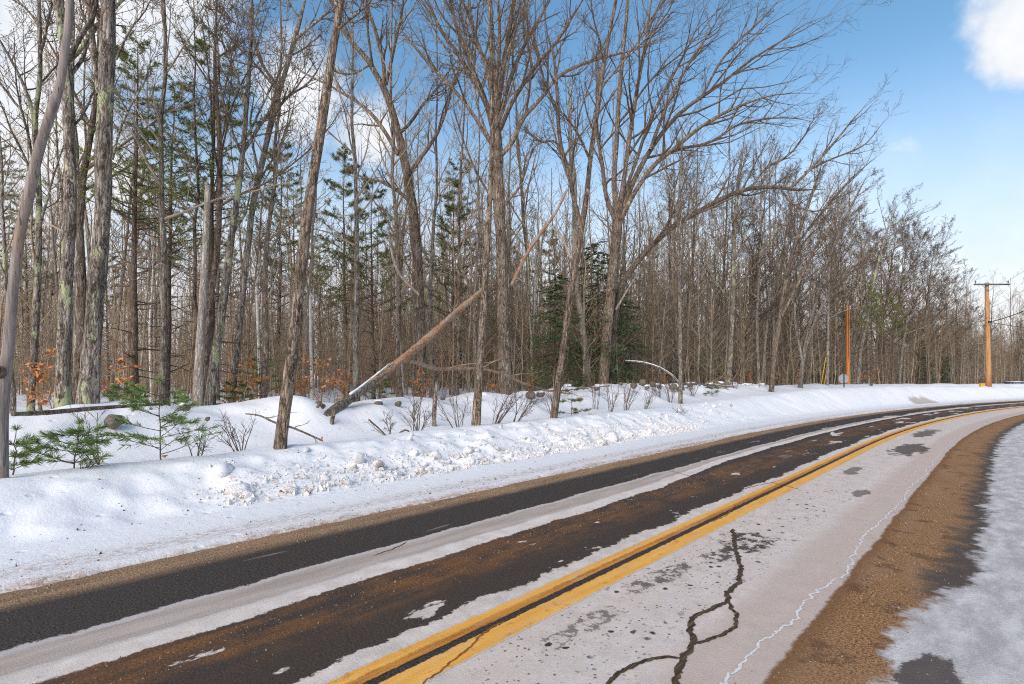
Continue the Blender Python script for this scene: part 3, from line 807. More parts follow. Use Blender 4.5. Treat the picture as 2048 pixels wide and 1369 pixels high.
hero('maple_tree', 'bare tree bowing left with a wide fork against the blue sky', 'tree', (838, 775),
     [(842, 790, 26), (842, 680, 24), (838, 560, 23), (830, 450, 23), (818, 370, 22), (802, 290, 20), (780, 210, 18), (766, 175, 16), (735, 120, 13), (700, 80, 11), (675, 40, 9), (650, -40, 6)],
     [(-.8, (768, 178, 12), (766, 120, 10), (750, 60, 9), (735, 0, 7), (725, -80, 5)), (.9, (797, 310, 11), (760, 250, 10), (720, 210, 8), (665, 178, 7), (610, 140, 4)),
      (.7, (825, 410, 10), (800, 385, 9), (762, 362, 8), (720, 350, 6), (690, 325, 4)), (-.9, (772, 170, 9), (790, 90, 8), (805, 20, 6), (815, -80, 4)), (-.3, (740, 130, 6), (700, 150, 5), (660, 135, 3.5))],
     T=14.5, bark=BARK2, auto=5, auto_t=(.5, .95))
hero('maple_tree', 'straight slender trunk rooted in the roadside snow before the great branching tree', 'tree', (952, 851),
     [(952, 853, 23), (957, 780, 20), (962, 700, 18), (968, 600, 17), (975, 480, 15), (981, 370, 13), (985, 250, 11), (982, 120, 9), (978, 0, 7), (975, -100, 5)],
     [(-.7, (984, 280, 6), (1010, 200, 5), (1020, 110, 4), (1045, 20, 3)), (.7, (982, 240, 6), (955, 160, 5), (935, 80, 4), (915, -20, 3))], T=6.3, bark=BARK2, auto=7, auto_t=(.55, .97), flare=.12)
hero('maple_tree', 'great roadside tree whose crown opens like a fan high in the middle of the picture', 'tree', (1010, 785),
     [(1010, 792, 33), (1008, 700, 30), (1006, 600, 29), (1003, 500, 28), (998, 400, 28), (994, 320, 28), (990, 240, 26), (988, 170, 17), (984, 80, 13), (980, 0, 11), (976, -160, 7)],
     [(.6, (986, 260, 13), (968, 195, 12), (945, 140, 11), (915, 60, 9), (900, 0, 8), (880, -90, 5)), (-.8, (985, 240, 12), (955, 175, 11), (915, 110, 10), (880, 60, 9), (855, 0, 7), (840, -60, 5)),
      (.3, (984, 290, 10), (940, 220, 9), (900, 170, 8), (850, 115, 7), (800, 50, 5), (770, -20, 4)), (1.4, (988, 210, 12), (975, 140, 11), (950, 70, 9), (940, 0, 7), (930, -110, 5)),
      (-.7, (996, 220, 13), (1005, 140, 12), (1018, 70, 10), (1025, 0, 8), (1030, -100, 5)), (1.0, (998, 240, 12), (1020, 160, 11), (1050, 90, 9), (1085, 30, 7), (1120, -50, 5)),
      (-1.2, (1000, 260, 12), (1030, 195, 11), (1070, 135, 10), (1120, 75, 8), (1160, 10, 7), (1200, -60, 5)), (.8, (1003, 310, 13), (1025, 285, 12), (1048, 235, 11), (1085, 195, 10), (1118, 155, 9), (1180, 125, 8), (1270, 100, 6), (1360, 70, 4)),
      (-.4, (1002, 420, 7), (1040, 370, 6), (1065, 300, 5), (1090, 280, 4)), (1.6, (985, 400, 6), (950, 340, 5), (920, 260, 4), (900, 180, 3)), (-1.6, (992, 170, 10), (1000, 90, 9), (1000, 20, 7), (1005, -80, 4))],
     T=11.0, bark=BARK2, auto=3, auto_t=(.6, .95), sides=18, amp=.07, n=(10, 6, 3))
hero('maple_tree', 'leaning trunk in the roadside snow splitting high up into two thin stems', 'tree', (1108, 840),
     [(1107, 840, 19), (1116, 770, 18), (1128, 690, 17), (1140, 600, 17), (1152, 520, 17), (1163, 450, 17), (1172, 400, 13), (1182, 310, 12), (1195, 220, 12), (1206, 140, 11), (1220, 60, 9), (1232, 0, 8), (1250, -120, 5)],
     [(-.6, (1160, 450, 12), (1148, 400, 11), (1136, 340, 10), (1122, 280, 10), (1118, 200, 9), (1112, 120, 7), (1095, 40, 5), (1090, -60, 3)), (.8, (1130, 320, 7), (1110, 285, 6), (1075, 280, 5), (1030, 250, 3.5)),
      (-.6, (1180, 320, 7), (1160, 280, 6), (1130, 240, 5), (1085, 190, 3.5)), (.5, (1116, 180, 6), (1090, 130, 5), (1060, 90, 4), (1040, 20, 3)), (-.7, (1200, 180, 6), (1240, 130, 5), (1290, 80, 4), (1330, 10, 3))],
     T=6.1, bark=BARK2, auto=3, auto_t=(.55, .95), flare=.1)
hero('maple_tree', 'flaky trunk leaning left behind the split roadside tree, beside dark hemlocks', 'tree', (1175, 765),
     [(1176, 768, 20), (1170, 700, 18), (1160, 620, 16), (1152, 560, 15), (1148, 480, 13), (1150, 380, 11), (1140, 260, 9), (1145, 140, 7)], T=12.0, bark=BARK_PALE, auto=6, auto_t=(.5, .95))
hero('maple_tree', 'large multi-stemmed tree sweeping right over the wall, rough bark', 'tree', (1206, 762),
     [(1206, 766, 28), (1212, 690, 26), (1219, 610, 25), (1227, 530, 25), (1234, 460, 25), (1236, 430, 20), (1228, 370, 13), (1232, 300, 12), (1238, 200, 11), (1246, 100, 10), (1256, 0, 8), (1262, -120, 5)],
     [(.5, (1230, 440, 12), (1212, 390, 11), (1204, 330, 10), (1192, 250, 8), (1196, 150, 6), (1180, 60, 4)), (-.7, (1238, 430, 13), (1248, 360, 12), (1258, 280, 11), (1272, 190, 10), (1288, 100, 8), (1300, 10, 7), (1316, -90, 4)),
      (.8, (1240, 435, 14), (1262, 375, 13), (1292, 315, 12), (1325, 265, 11), (1368, 220, 10), (1440, 170, 8), (1520, 110, 6), (1610, 60, 5), (1710, 5, 3)),
      (-.9, (1241, 440, 13), (1270, 385, 12), (1310, 330, 11), (1345, 300, 11), (1400, 255, 9), (1470, 215, 8), (1545, 190, 6), (1640, 185, 4)),
      (.3, (1300, 300, 9), (1330, 220, 8), (1370, 140, 7), (1420, 60, 6), (1470, -20, 4)), (1.5, (1238, 420, 10), (1270, 330, 9), (1300, 240, 8), (1345, 150, 7), (1390, 60, 5), (1430, -40, 3)), (-1.0, (1345, 300, 8), (1420, 285, 7), (1480, 250, 6), (1580, 240, 4), (1660, 260, 3)), (.4, (1400, 200, 7), (1450, 110, 6), (1520, 40, 5), (1580, -30, 3))],
     T=11.2, bark=BARK2, auto=3, auto_t=(.55, .95), sides=18, amp=.08, n=(13, 7, 3), bias=(.06, -.02, 0))
hero('maple_tree', 'long limb arching low to the right across the woods from the multi-stemmed tree', 'tree', (1222, 760),
     [(1221, 764, 15), (1226, 680, 15), (1238, 590, 15), (1262, 540, 15), (1300, 495, 14), (1345, 455, 14), (1395, 425, 13), (1440, 400, 12), (1490, 380, 11), (1545, 375, 10), (1600, 380, 8), (1670, 378, 5)],
     [(-.7, (1580, 378, 8), (1620, 340, 7), (1665, 290, 6), (1705, 240, 5), (1750, 190, 3)), (.6, (1500, 380, 7), (1530, 340, 6), (1590, 300, 5), (1650, 210, 3)), (-.4, (1560, 378, 6), (1590, 410, 5), (1640, 420, 4), (1700, 380, 3)), (.8, (1610, 345, 6), (1660, 320, 5), (1730, 290, 4), (1780, 230, 2.5))],
     T=11.6, bark=BARK2, auto=12, auto_t=(.45, .98), dY=-1.5, n=(8, 6, 3), bias=(.04, 0, .02), afrac=.24, aang=55)
hero('maple_tree', 'slim straight trunk rising from the crest right of the snow-laden bent birch', 'tree', (1361, 802),
     [(1361, 803, 11), (1361, 700, 10), (1359, 560, 9), (1358, 430, 8), (1362, 330, 6), (1366, 240, 4)], T=7.6, bark=BARK, auto=12, auto_t=(.4, .97), flare=.1, sides=10)
hero('maple_tree', 'grey tree with pale blotches behind the bank, midway between bent birch and signpost', 'tree', (1458, 772),
     [(1457, 775, 15), (1462, 680, 13), (1466, 590, 12), (1468, 480, 11), (1475, 380, 9), (1490, 270, 6)], T=11.0, bark=BARK_LICHEN, auto=12, auto_t=(.35, .97), sides=10, bias=(.03, 0, 0))
hero('maple_tree', 'crooked tree leaning right from the crest, last before the signpost', 'tree', (1544, 782),
     [(1543, 784, 14), (1548, 720, 13), (1558, 650, 12), (1570, 570, 12), (1590, 490, 10), (1620, 400, 8), (1650, 310, 5)],
     [(-.8, (1560, 640, 8), (1600, 560, 7), (1640, 480, 6), (1700, 400, 4)), (.8, (1585, 500, 7), (1640, 430, 6), (1700, 360, 5), (1770, 300, 3))], T=8.0, bark=BARK2, auto=10, auto_t=(.35, .97), sides=10, bias=(.06, 0, 0))
hero('maple_tree', 'tree dividing low into arching stems that lean over the signpost', 'tree', (1600, 775),
     [(1600, 778, 13), (1606, 720, 12), (1622, 640, 10), (1650, 540, 9), (1690, 440, 7), (1740, 340, 4)],
     [(-.9, (1606, 710, 9), (1640, 620, 8), (1700, 540, 7), (1780, 480, 4)), (.9, (1604, 720, 8), (1590, 630, 7), (1600, 540, 6), (1630, 450, 4))], T=9.0, bark=BARK, auto=11, auto_t=(.3, .97), sides=10, bias=(.07, 0, 0))
hero('maple_tree', 'pale grey stem standing just left of the signpost', 'tree', (1655, 768), [(1655, 772, 9), (1656, 680, 8), (1657, 590, 7), (1662, 480, 6), (1675, 380, 4)], T=9.0, bark=BARK, auto=12, auto_t=(.4, .97), sides=8, bias=(.05, 0, 0))
hero('maple_tree', 'leaning mottled trunk beneath drooping green pine boughs, right of the orange pole', 'tree', (1715, 765), [(1715, 768, 10), (1722, 700, 9), (1735, 640, 8), (1748, 560, 7), (1775, 460, 5), (1800, 400, 3)], T=11., bark=BARK_LICHEN, auto=12, auto_t=(.3, .97), sides=8, bias=(.08, 0, 0))
hero('dead_tree', 'short dead stub jutting from the snow between log and slender trunk', 'dead tree', (868, 830), [(868, 832, 12), (870, 800, 11), (874, 765, 9)], T=8.0, bark=BARK, auto=0, broken=True, flare=.1)

# white birches
for (lab, pts, T) in (('crooked white birch stem in the woods left of the leaning trunk', [(519, 770, 8), (517, 690, 7.5), (514, 610, 7), (512, 560, 6.5), (504, 500, 6), (496, 440, 5), (480, 380, 3)], 15),
                      ('short broken white birch beside the leaning trunk', [(624, 770, 9), (622, 700, 8.5), (621, 620, 8), (618, 560, 7)], 16),
                      ('thin white birch trunk deep in the left woods', [(302, 770, 7), (300, 700, 7), (300, 640, 6.5), (305, 560, 5), (308, 430, 4)], 19),
                      ('white birch stem left of the fallen log', [(806, 770, 7), (800, 700, 7), (794, 640, 6), (793, 560, 5), (797, 430, 4)], 19),
                      ('pale birch far behind the great branching tree', [(1060, 770, 7), (1064, 690, 6), (1070, 600, 5.5), (1072, 520, 5), (1078, 430, 4)], 19)):
    hero('birch_tree', lab, 'birch', (pts[0][0], 770), pts, T=T, bark=BIRCH, auto=0 if 'broken' in lab else 7, auto_t=(.4, .97), sides=8, flare=.05, broken='broken' in lab)

# ------------------------------------------------------------------ fallen and hanging wood
Y0 = depth_at(650, 8.8); Y1 = depth_at(975, 10.2)
def lerp_log(pts, Ya, Yb):
    n_ = len(pts); W = [(*px(x, y, Ya + (Yb - Ya) * i / (n_ - 1)), half_w(x, w, Ya + (Yb - Ya) * i / (n_ - 1)) * .98) for i, (x, y, w) in enumerate(pts)]
    return np.array(W)
def log_tube(W, ring, sides, amp, O):
    L = np.linalg.norm(W[-1, :3] - W[0, :3]); q = resample(W, max(6, int(L / ring))); v, f = bark_tube(q[:, :3] - O, q[:, 3], sides, amp, 0, 2.)
    b = MB(); b.add(v, f); K = len(q)
    b.f.append(np.arange(sides)[None, ::-1]); b.f.append((np.arange(sides) + (K - 1) * sides)[None]); return b, q
W = lerp_log([(648, 838, 25), (690, 805, 25), (740, 768, 23), (790, 730, 21), (840, 690, 19), (890, 645, 17), (930, 610, 14), (972, 574, 10)], Y0, Y1)
O = W[0, :3].copy()
lg = thing('fallen_tree', 'snapped trunk with torn orange heartwood leaning up from the snow against the great branching tree', 'fallen tree', O)
b, q = log_tube(W[2:], .07, 11, .20, O); obj('heartwood', b.mesh('heartwood', SPLITWOOD), lg)
W2 = W[:4].copy(); W2[:, 3] *= 1.06; W2[-1, 3] *= .7; b, q = log_tube(W2, .12, 12, .06, O); obj('bark_sleeve', b.mesh('bark_sleeve', BARK), lg)
b = MB(); D = W[-1, :3] - W[-2, :3]; D /= np.linalg.norm(D)
for k in range(7):
    st = W[-1, :3] - O + rng.normal(size=3) * .03 - D * .5; en = st + D * rng.uniform(.6, 1.1) + rng.normal(size=3) * .05
    b.tubes(np.array([st, (st + en) / 2, en]), np.array([.035, .028, .004]), 4)
obj('splinters', b.mesh('splinters', SPLITWOOD), lg)
b = MB(); a_ = px(668, 822, Y0 - .1) - O
b.tubes(np.array([a_, px(664, 842, Y0 - .25) - O, px(663, 858, Y0 - .3) - O, px(655, 876, Y0 - .35) - O]), np.array([.05, .045, .035, .02]), 6)
b.tubes(np.array([px(648, 815, Y0 - .05) - O, px(640, 808, Y0 - .12) - O, px(634, 816, Y0 - .15) - O]), np.array([.06, .05, .03]), 6)
obj('root', b.mesh('root', BARK2), lg)
b, _ = log_tube(np.array([(*px(x, y - 9, Y0 + (Y1 - Y0) * (x - 648) / 324.), .028) for x, y in ((700, 798), (735, 772), (780, 738))]), .1, 6, .3, O)
obj('snow_strip', b.mesh('snow_strip', SNOW_CAP), lg)


def stick(name, label, cat, pts, Ya, Yb, mat, sides=7, amp=.1, twigs=0, bark=TWIG, snow=False, group=None):
    W = lerp_log(pts, Ya, Yb); O = W[0, :3].copy(); r = thing(name, label, cat, O, group)
    b, q = log_tube(W, .08, sides, amp, O); obj('stem', b.mesh('stem', mat), r)
    if twigs:
        obj('twigs', crown_mesh('twigs', (q[:, :3] - O)[None], q[:, 3][None], bark, 2, (twigs, 3), (45, 40), (.22, .5), (.02, .02), tip=.004), r)
    if snow:
        w2 = W.copy(); w2[:, 2] += W[:, 3] * .8; w2[:, 3] *= .62; b, _ = log_tube(w2, .08, 6, .2, O); obj('snow_strip', b.mesh('snow_strip', SNOW_CAP), r)
    return r


YI = depth_at(1010, 11.)
stick('broken_limb', 'hanging torn orange limb right of the great branching tree', 'broken limb', [(1022, 572, 7), (1045, 525, 10), (1062, 495, 10), (1085, 462, 9), (1112, 425, 8), (1135, 378, 6)], YI - .6, YI - 1.2, SPLITWOOD)
stick('broken_limb', 'sagging broken branch lying level behind the slender roadside trunk', 'broken limb', [(800, 722, 5), (835, 726, 9), (872, 738, 9), (910, 738, 7), (960, 738, 7), (1005, 748, 7), (1045, 766, 6), (1085, 780, 5), (1140, 788, 4)], Y0 + .6, YI - .4, SPLITWOOD, twigs=7)
stick('broken_limb', 'dead branch curling down left of the fallen log, hung in the trees', 'broken limb', [(776, 455, 5), (786, 515, 8), (800, 550, 9), (820, 572, 9), (838, 590, 8)], 17., 16.2, BARK_PALE, twigs=4)
stick('broken_limb', 'thin dead limb propped from the hemlock up to the right', 'broken limb', [(1232, 620, 6), (1255, 580, 5), (1285, 535, 3)], 20., 19.5, BARK_PALE)
stick('broken_limb', 'pale broken limb forking off the split roadside tree', 'broken limb', [(1143, 520, 6), (1125, 480, 7), (1105, 455, 6), (1085, 440, 4)], depth_at(1130, 6.1) + .3, depth_at(1130, 6.1) + 1., BARK_PALE)
YB = depth_at(1330, 9.2)
stick('bent_birch', 'snow-covered birch stem bent over in an arch above the wall', 'birch', [(1362, 772, 7), (1348, 755, 6), (1330, 742, 5.5), (1308, 732, 5), (1280, 725, 4.5), (1250, 722, 3)], YB, YB + .6, BARK, snow=True, twigs=4)
YL = depth_at(180, 9.1)
stick('fallen_log', 'long brown rotting log lying behind the leftmost snow mounds', 'log', [(26, 829, 15), (90, 826, 16), (170, 819, 14), (250, 813, 11), (330, 808, 7)], YL - 1.3, YL + 1.0, BARK_DARK, 10, .08)
Yq = depth_at(570, 6.8)
stick('fallen_branch', 'broken branch poking from the snow behind the leaning roadside trunk', 'branch', [(492, 828, 4), (520, 832, 5), (548, 845, 6), (590, 858, 6), (645, 882, 5)], Yq + 1.2, Yq, BARK2, 6, .1, 5)
stick('fallen_branch', 'dark forked stick half buried below the fallen log', 'branch', [(790, 872, 4), (812, 860, 5), (820, 868, 4)], depth_at(805, 6.5), depth_at(805, 6.4), BARK_DARK, 6, .1)
stick('fallen_branch', 'straight thin stick sloping out of the snow below the fallen log', 'branch', [(738, 840, 4), (755, 855, 4), (772, 872, 4)], depth_at(755, 7.2), depth_at(770, 6.6), BARK_DARK, 5, .1)
stick('fallen_branch', 'fallen grey limbs tangled on the wall at the right', 'branch', [(1365, 768, 6), (1410, 770, 7), (1460, 775, 6), (1500, 780, 5), (1545, 778, 3)], depth_at(1365, 9.5), depth_at(1540, 9.), BARK, 6, .1, 12)
stick('fallen_branch', 'broken branch trailing over snow beside the paired wall stones', 'branch', [(1060, 772, 3), (1085, 780, 4), (1120, 782, 4), (1160, 778, 3), (1220, 772, 3)], depth_at(1060, 9.), depth_at(1220, 9.), BARK2, 6, .1, 8)

# ------------------------------------------------------------------ stone wall under snow
import bmesh
def rock_mesh(name, r, seed, mat, sub=3, rough=.3, squash=(1, .85, .75)):
    bm = bmesh.new(); bmesh.ops.create_icosphere(bm, subdivisions=sub, radius=1)
    v = np.array([x.co for x in bm.verts])
    k = 1 + rough * ((fbm(v[:, 0] * 1.3 + seed * 7.1 + v[:, 2], v[:, 1] * 1.3 - v[:, 2] * .7 + 50, seed, 4) - .47) * 2.2)
    for q in range(5):                                        # broken flat faces
        d = np.random.default_rng(seed * 9 + q).normal(size=3); d /= np.linalg.norm(d); h = v @ d; k = np.where(h * k > .78, .78 / np.maximum(h, .2), k)
    for x, s in zip(bm.verts, v * k[:, None] * np.array(squash) * r): x.co = s
    me = bpy.data.meshes.new(name); bm.to_mesh(me); bm.free(); me.materials.append(mat)
    me.polygons.foreach_set('use_smooth', [True] * len(me.polygons)); return me


STONES = [rock_mesh('stone', 1., k, STONE) for k in range(6)]
CAPS = [rock_mesh('snow_cap', 1., 40 + k, SNOW_CAP, 3, .12, (1, .9, .45)) for k in range(3)]
wx, wy = st_to_xy(8., 10.)
wall = thing('stone_wall', 'tumbled fieldstone wall nearly buried under snow along the edge of the woods', 'stone wall', (float(wx), float(wy), float(height(8., 10.))))
wO = np.array(wall.location)
def wall_stone(x, y, z, r, cap=True, i=0):
    o = obj('stone', STONES[i % 6], wall, np.array((x, y, z)) - wO); o.scale = (r, r, r); o.rotation_euler = (rng.random() * .6, rng.random() * .6, rng.random() * 6)
    if cap:
        c = obj('snow_cap', CAPS[i % 3], o); c.scale = (.86, .86, .8); c.rotation_euler = o.rotation_euler.to_matrix().inverted().to_euler()
        c.location = o.rotation_euler.to_matrix().inverted() @ Vector((0.05, .05, .50))
for i, (x, y, w, T) in enumerate(((228, 842, 36, 8.9), (757, 808, 20, 9.3), (797, 808, 14, 9.3), (1061, 791, 21, 9.2), (1081, 789, 17, 9.2), (886, 796, 12, 9.3), (637, 806, 12, 9.2), (1193, 777, 13, 9.), (1167, 776, 9, 9.), (1268, 772, 14, 9.), (1294, 775, 11, 9.),
                                  (1306, 769, 14, 9.2), (1345, 774, 16, 9.), (1380, 770, 12, 9.2), (1242, 768, 10, 9.4), (415, 838, 10, 8.8), (370, 815, 22, 9.0), (1285, 765, 16, 9.6), (1318, 774, 10, 9.), (1358, 778, 12, 8.9), (1420, 776, 12, 9.), (960, 792, 9, 9.3))):
    Y = depth_at(x, T); p = px(x, y, Y); wall_stone(*p, w * Y / F / 2 * 1.12, i % 3 == 1, i)
for i in range(30):
    s = rng.uniform(9, 34); t = 10 + rng.normal() * .45; x, y = st_to_xy(s, t); r = rng.uniform(.16, .36)
    wall_stone(float(x), float(y), float(height(s, t)) + rng.uniform(-.22, -.04), r, True, i)

# ------------------------------------------------------------------ snow chunks along the ploughed face
CH_M = [rock_mesh('snow_chunk', 1., 80 + k, CHUNK, 3, .62, (1, .85, .7)) for k in range(8)]
n_ch = 0
def chunk(s, t, r, lab):
    x, y = st_to_xy(s, t); z = float(height(s, t))
    o = obj('snow_chunk', CH_M[int(rng.integers(8))], None, (float(x), float(y), z + r * rng.uniform(-.05, .30)), label=lab, category='snow chunk', group='ploughed snow chunks along the bank')
    o.scale = (r * rng.uniform(.8, 1.3), r * rng.uniform(.8, 1.2), r * rng.uniform(.75, 1.1)); o.rotation_euler = (rng.normal() * .5, rng.normal() * .5, rng.random() * 6.28)
for k in range(120):
    s = np.clip(rng.normal(6.2, 3.4), 1.4, 15.); t = 4.42 + abs(rng.normal()) * .30
    chunk(s, t, float(np.clip(rng.lognormal(-2.75, .45), .025, .17)), 'dirty lump of ploughed snow at the foot of the roadside bank')
for k in range(90):
    s = rng.uniform(1.5, 19); t = rng.uniform(4.5, 5.8)
    chunk(s, t, float(np.clip(rng.lognormal(-3.1, .45), .02, .11)), 'clod of crusted snow on the slope of the roadside bank')

# ------------------------------------------------------------------ leaves and litter on the snow
def leaf_verts(c, d, u, L, w, fold=.25):
    sd = np.cross(d, u); sd /= np.linalg.norm(sd) + 1e-9
    return np.array([c, c + d * L * .45 + sd * w + u * fold * w, c + d * L, c + d * L * .45 - sd * w + u * fold * w, c + d * L * .45])
LEAF_F = [[0, 1, 4], [1, 2, 4], [0, 4, 3], [4, 2, 3]]
b = MB(); b.add(leaf_verts(np.zeros(3), np.array((1., 0, .15)), np.array((0, 0, 1.)), .13, .045, .6), LEAF_F)
b.add(leaf_verts(np.array((.04, 0, .005)), np.array((.5, .8, .2)), np.array((0, 0, 1.)), .09, .03, .6), LEAF_F); b.add(leaf_verts(np.array((.04, 0, .005)), np.array((.5, -.8, .3)), np.array((0, 0, 1.)), .09, .03, .6), LEAF_F)
LEAF_ME = b.mesh('fallen_leaf', DRYLEAF)
for (x, y) in ((487, 986), (570, 990), (612, 988), (1322, 832), (1324, 842), (645, 878), (330, 917), (1002, 858), (1180, 795)):
    best = min(np.arange(3.2, 6.2, .05), key=lambda T: abs(YH + F * (CH - stand(x, T)[2]) / stand(x, T)[1] - y))
    X, Y, z = stand(x, best)
    o = obj('fallen_leaf', LEAF_ME, None, (X, Y, z + .03), label='curled orange-brown leaf lying on the roadside snow', category='leaf', group='dry leaves on the snow')
    o.rotation_euler = (rng.normal() * .5, rng.normal() * .5 - .5, rng.random() * 6); o.scale = (.75,) * 3
def bits(n_, srange, tf, rr, name, mat, zf=height):
    s = rng.uniform(*srange, n_); t = tf(n_); x, y = st_to_xy(s, t); z = zf(s, t); b = MB()
    base = np.array([(1, 0, 0), (-.5, .8, 0), (-.5, -.8, 0), (0, 0, 1.), (0, 0, -.6)]); fc = np.array([[0, 1, 3], [1, 2, 3], [2, 0, 3], [1, 0, 4], [2, 1, 4], [0, 2, 4]])
    r = rr(n_); a = rng.random(n_) * 6.28; c_, s_ = np.cos(a), np.sin(a)
    B = base[None] * (r[:, None] * rng.uniform(.6, 1.5, (n_, 3)))[:, None, :]
    V = np.stack([B[..., 0] * c_[:, None] - B[..., 1] * s_[:, None], B[..., 0] * s_[:, None] + B[..., 1] * c_[:, None], B[..., 2]], -1) + np.c_[x, y, z + r * .25][:, None]
    b.add(V, (fc[None] + (np.arange(n_) * 5)[:, None, None]).reshape(-1, 3)); return obj(name, b.mesh(name, mat, False), kind='stuff')
CRUMB = simple('snow_crumb', (.78, .79, .80), .7, .1, 20., (.60, .54, .47))
DEB = simple('dark_litter', (.10, .07, .05), .9, .4, 30.)
PEB = simple('road_grit', (.26, .16, .09), .85, .5, 6., (.42, .31, .21))
bits(420, (-2, 22), lambda n: 3.2 + np.abs(rng.normal(size=n)) * .9, lambda n: np.clip(rng.lognormal(-5.1, .5, n), .003, .014), 'bark_litter', DEB)
bits(3200, (1.0, 15), lambda n: 4.32 + np.abs(rng.normal(size=n)) * .45, lambda n: np.clip(rng.lognormal(-4.1, .5, n), .006, .05), 'snow_crumbs', CRUMB)
bits(520, (0, 18), lambda n: rng.uniform(4.3, 5.7, n), lambda n: np.clip(rng.lognormal(-4.9, .45, n), .004, .016), 'bark_litter', DEB)
bits(6500, (-2.5, 12), lambda n: 2.92 + rng.normal(size=n) * .13, lambda n: np.clip(rng.lognormal(-5.75, .5, n), .0015, .014), 'road_grit', PEB, lambda s, t: np.maximum(height(s, t), 0))
bits(2600, (-1.5, 9), lambda n: 1.08 + rng.normal(size=n) * .16, lambda n: np.clip(rng.lognormal(-5.9, .45, n), .0012, .011), 'road_grit', PEB, lambda s, t: 0 * s)
bits(5200, (-.8, 9), lambda n: -1.80 + rng.normal(size=n) * .16, lambda n: np.clip(rng.lognormal(-5.9, .45, n), .0012, .009), 'road_grit', PEB, lambda s, t: 0 * s)

# ------------------------------------------------------------------ small pines, shrubs and beeches by the bank
def tuft(b, P, D, n_, L, w, spread):
    """needle tufts: n_ slim blades at every point of P, pointing along D"""
    N = len(P); d = np.repeat(D, n_, 0) + rng.normal(size=(N * n_, 3)) * spread; d /= np.linalg.norm(d, axis=1, keepdims=True)
    sd = np.cross(d, rng.normal(size=d.shape)); sd /= np.linalg.norm(sd, axis=1, keepdims=True) + 1e-9; l = (L * rng.uniform(.6, 1.15, N * n_))[:, None]; c = np.repeat(P, n_, 0)
    droop = np.array((0, 0, -.12)) * l
    V = np.stack([c + sd * w * .5, c - sd * w * .5, c + d * l * .6 - sd * w * .45, c + d * l + droop, c + d * l * .6 + sd * w * .45], 1)
    b.add(V.reshape(-1, 3), (np.array([0, 1, 2, 3, 4])[None] + (np.arange(N * n_) * 5)[:, None]))


def young_pine(label, x, T, top, half, Y=None, nb=16, mat=NEEDLE_FRESH, group=None, dens=11):
    X, Y, z = stand(x, T); H = CH - (top - YH) * Y / F - z; Rw = half * Y / F
    root = thing('young_pine', label, 'young pine', (X, Y, z), group)
    K = 9; P = np.c_[np.cumsum(rng.normal(size=K) * .012), np.cumsum(rng.normal(size=K) * .012), np.linspace(-.12, H, K)]
    b = MB(); b.tubes(P, np.linspace(.011, .004, K) * max(1, H), 6); obj('stem', b.mesh('stem', STEM), root)
    for k in range(nb):
        u = .12 + .80 * (k // 4 * 4 / nb) + rng.normal() * .02; az = k * 1.63 + rng.normal() * .25; L = Rw * (1.08 - .75 * u) * rng.uniform(.75, 1.15); p0 = np.array([np.interp(u, np.linspace(0, 1, K), P[:, j]) for j in range(3)]); p0[2] = H * u
        d0 = np.array((math.cos(az), math.sin(az), .25)); q = p0[None] + np.linspace(0, 1, 6)[:, None] * d0[None] * L; q[:, 2] += np.linspace(0, 1, 6) ** 2 * L * rng.uniform(-.15, .2)
        b = MB(); b.tubes(q, np.linspace(.006, .003, 6), 4); s1, r1 = grow(q[None], np.full((1, 6), .005), 6, .35, 1., 42, .38, 4, .06, .03, flat=True, tip=.0022, lmin=.05); b.tubes(s1, r1, 3)
        br = obj('branch', b.mesh('branch', STEM), root)
        nb_ = MB(); ends = np.r_[s1[:, -1], s1[:, -2], q[-1:], q[-2:-1]]; ed = np.r_[s1[:, -1] - s1[:, -2], s1[:, -2] - s1[:, -3], q[-1:] - q[-2:-1], q[-1:] - q[-2:-1]]; ed /= np.linalg.norm(ed, axis=1, keepdims=True)
        tuft(nb_, ends, ed, dens, .115, .0048, .42); obj('needles', nb_.mesh('needles', mat), br)
    nb_ = MB(); tuft(nb_, np.repeat(P[-1:], 3, 0), np.repeat([[0, 0, 1.]], 3, 0), 26, .10, .004, .6); obj('needles', nb_.mesh('needles', mat), root)
    return root


young_pine('small green pine sapling in the bank snow, second from the left', 148, 6.25, 848, 66)
young_pine('tallest pine sapling on the bank, spreading wide in front of the mounds', 330, 6.4, 762, 92, nb=24)
young_pine('pine sapling tucked against the bare dead trunk at the left edge', 26, 6.6, 862, 44, nb=12)
young_pine('spindly olive pine sapling before the paired wall stones', 1142, 7.2, 766, 27, nb=10, mat=NEEDLE_OLIVE, dens=16)
young_pine('bright green bushy pine behind the wall left of the leaning roadside trunk', 520, 13., 700, 44, nb=24, mat=NEEDLE_FRESH)
young_pine('low olive pine bush behind the wall, between stub and leaning trunk', 470, 12.5, 755, 34, nb=16, mat=NEEDLE_OLIVE)
young_pine('olive feathery pine bush by the tangled limbs at the right', 1425, 10.5, 690, 36, nb=24, mat=NEEDLE_OLIVE)
young_pine('small olive pine low on the bank crest below the tangled limbs', 1425, 8.2, 757, 16, nb=10, mat=NEEDLE_OLIVE)
young_pine('olive green pine bush behind the wall right of the great branching tree', 1080, 12.5, 722, 34, nb=20, mat=NEEDLE_OLIVE)
young_pine('tiny green pine under the fallen trunk, behind the wall', 760, 12.5, 745, 26, nb=16, mat=NEEDLE_OLIVE)
young_pine('low pine peeking over the mound by the thickest left trunk', 255, 11.2, 770, 40, nb=16)


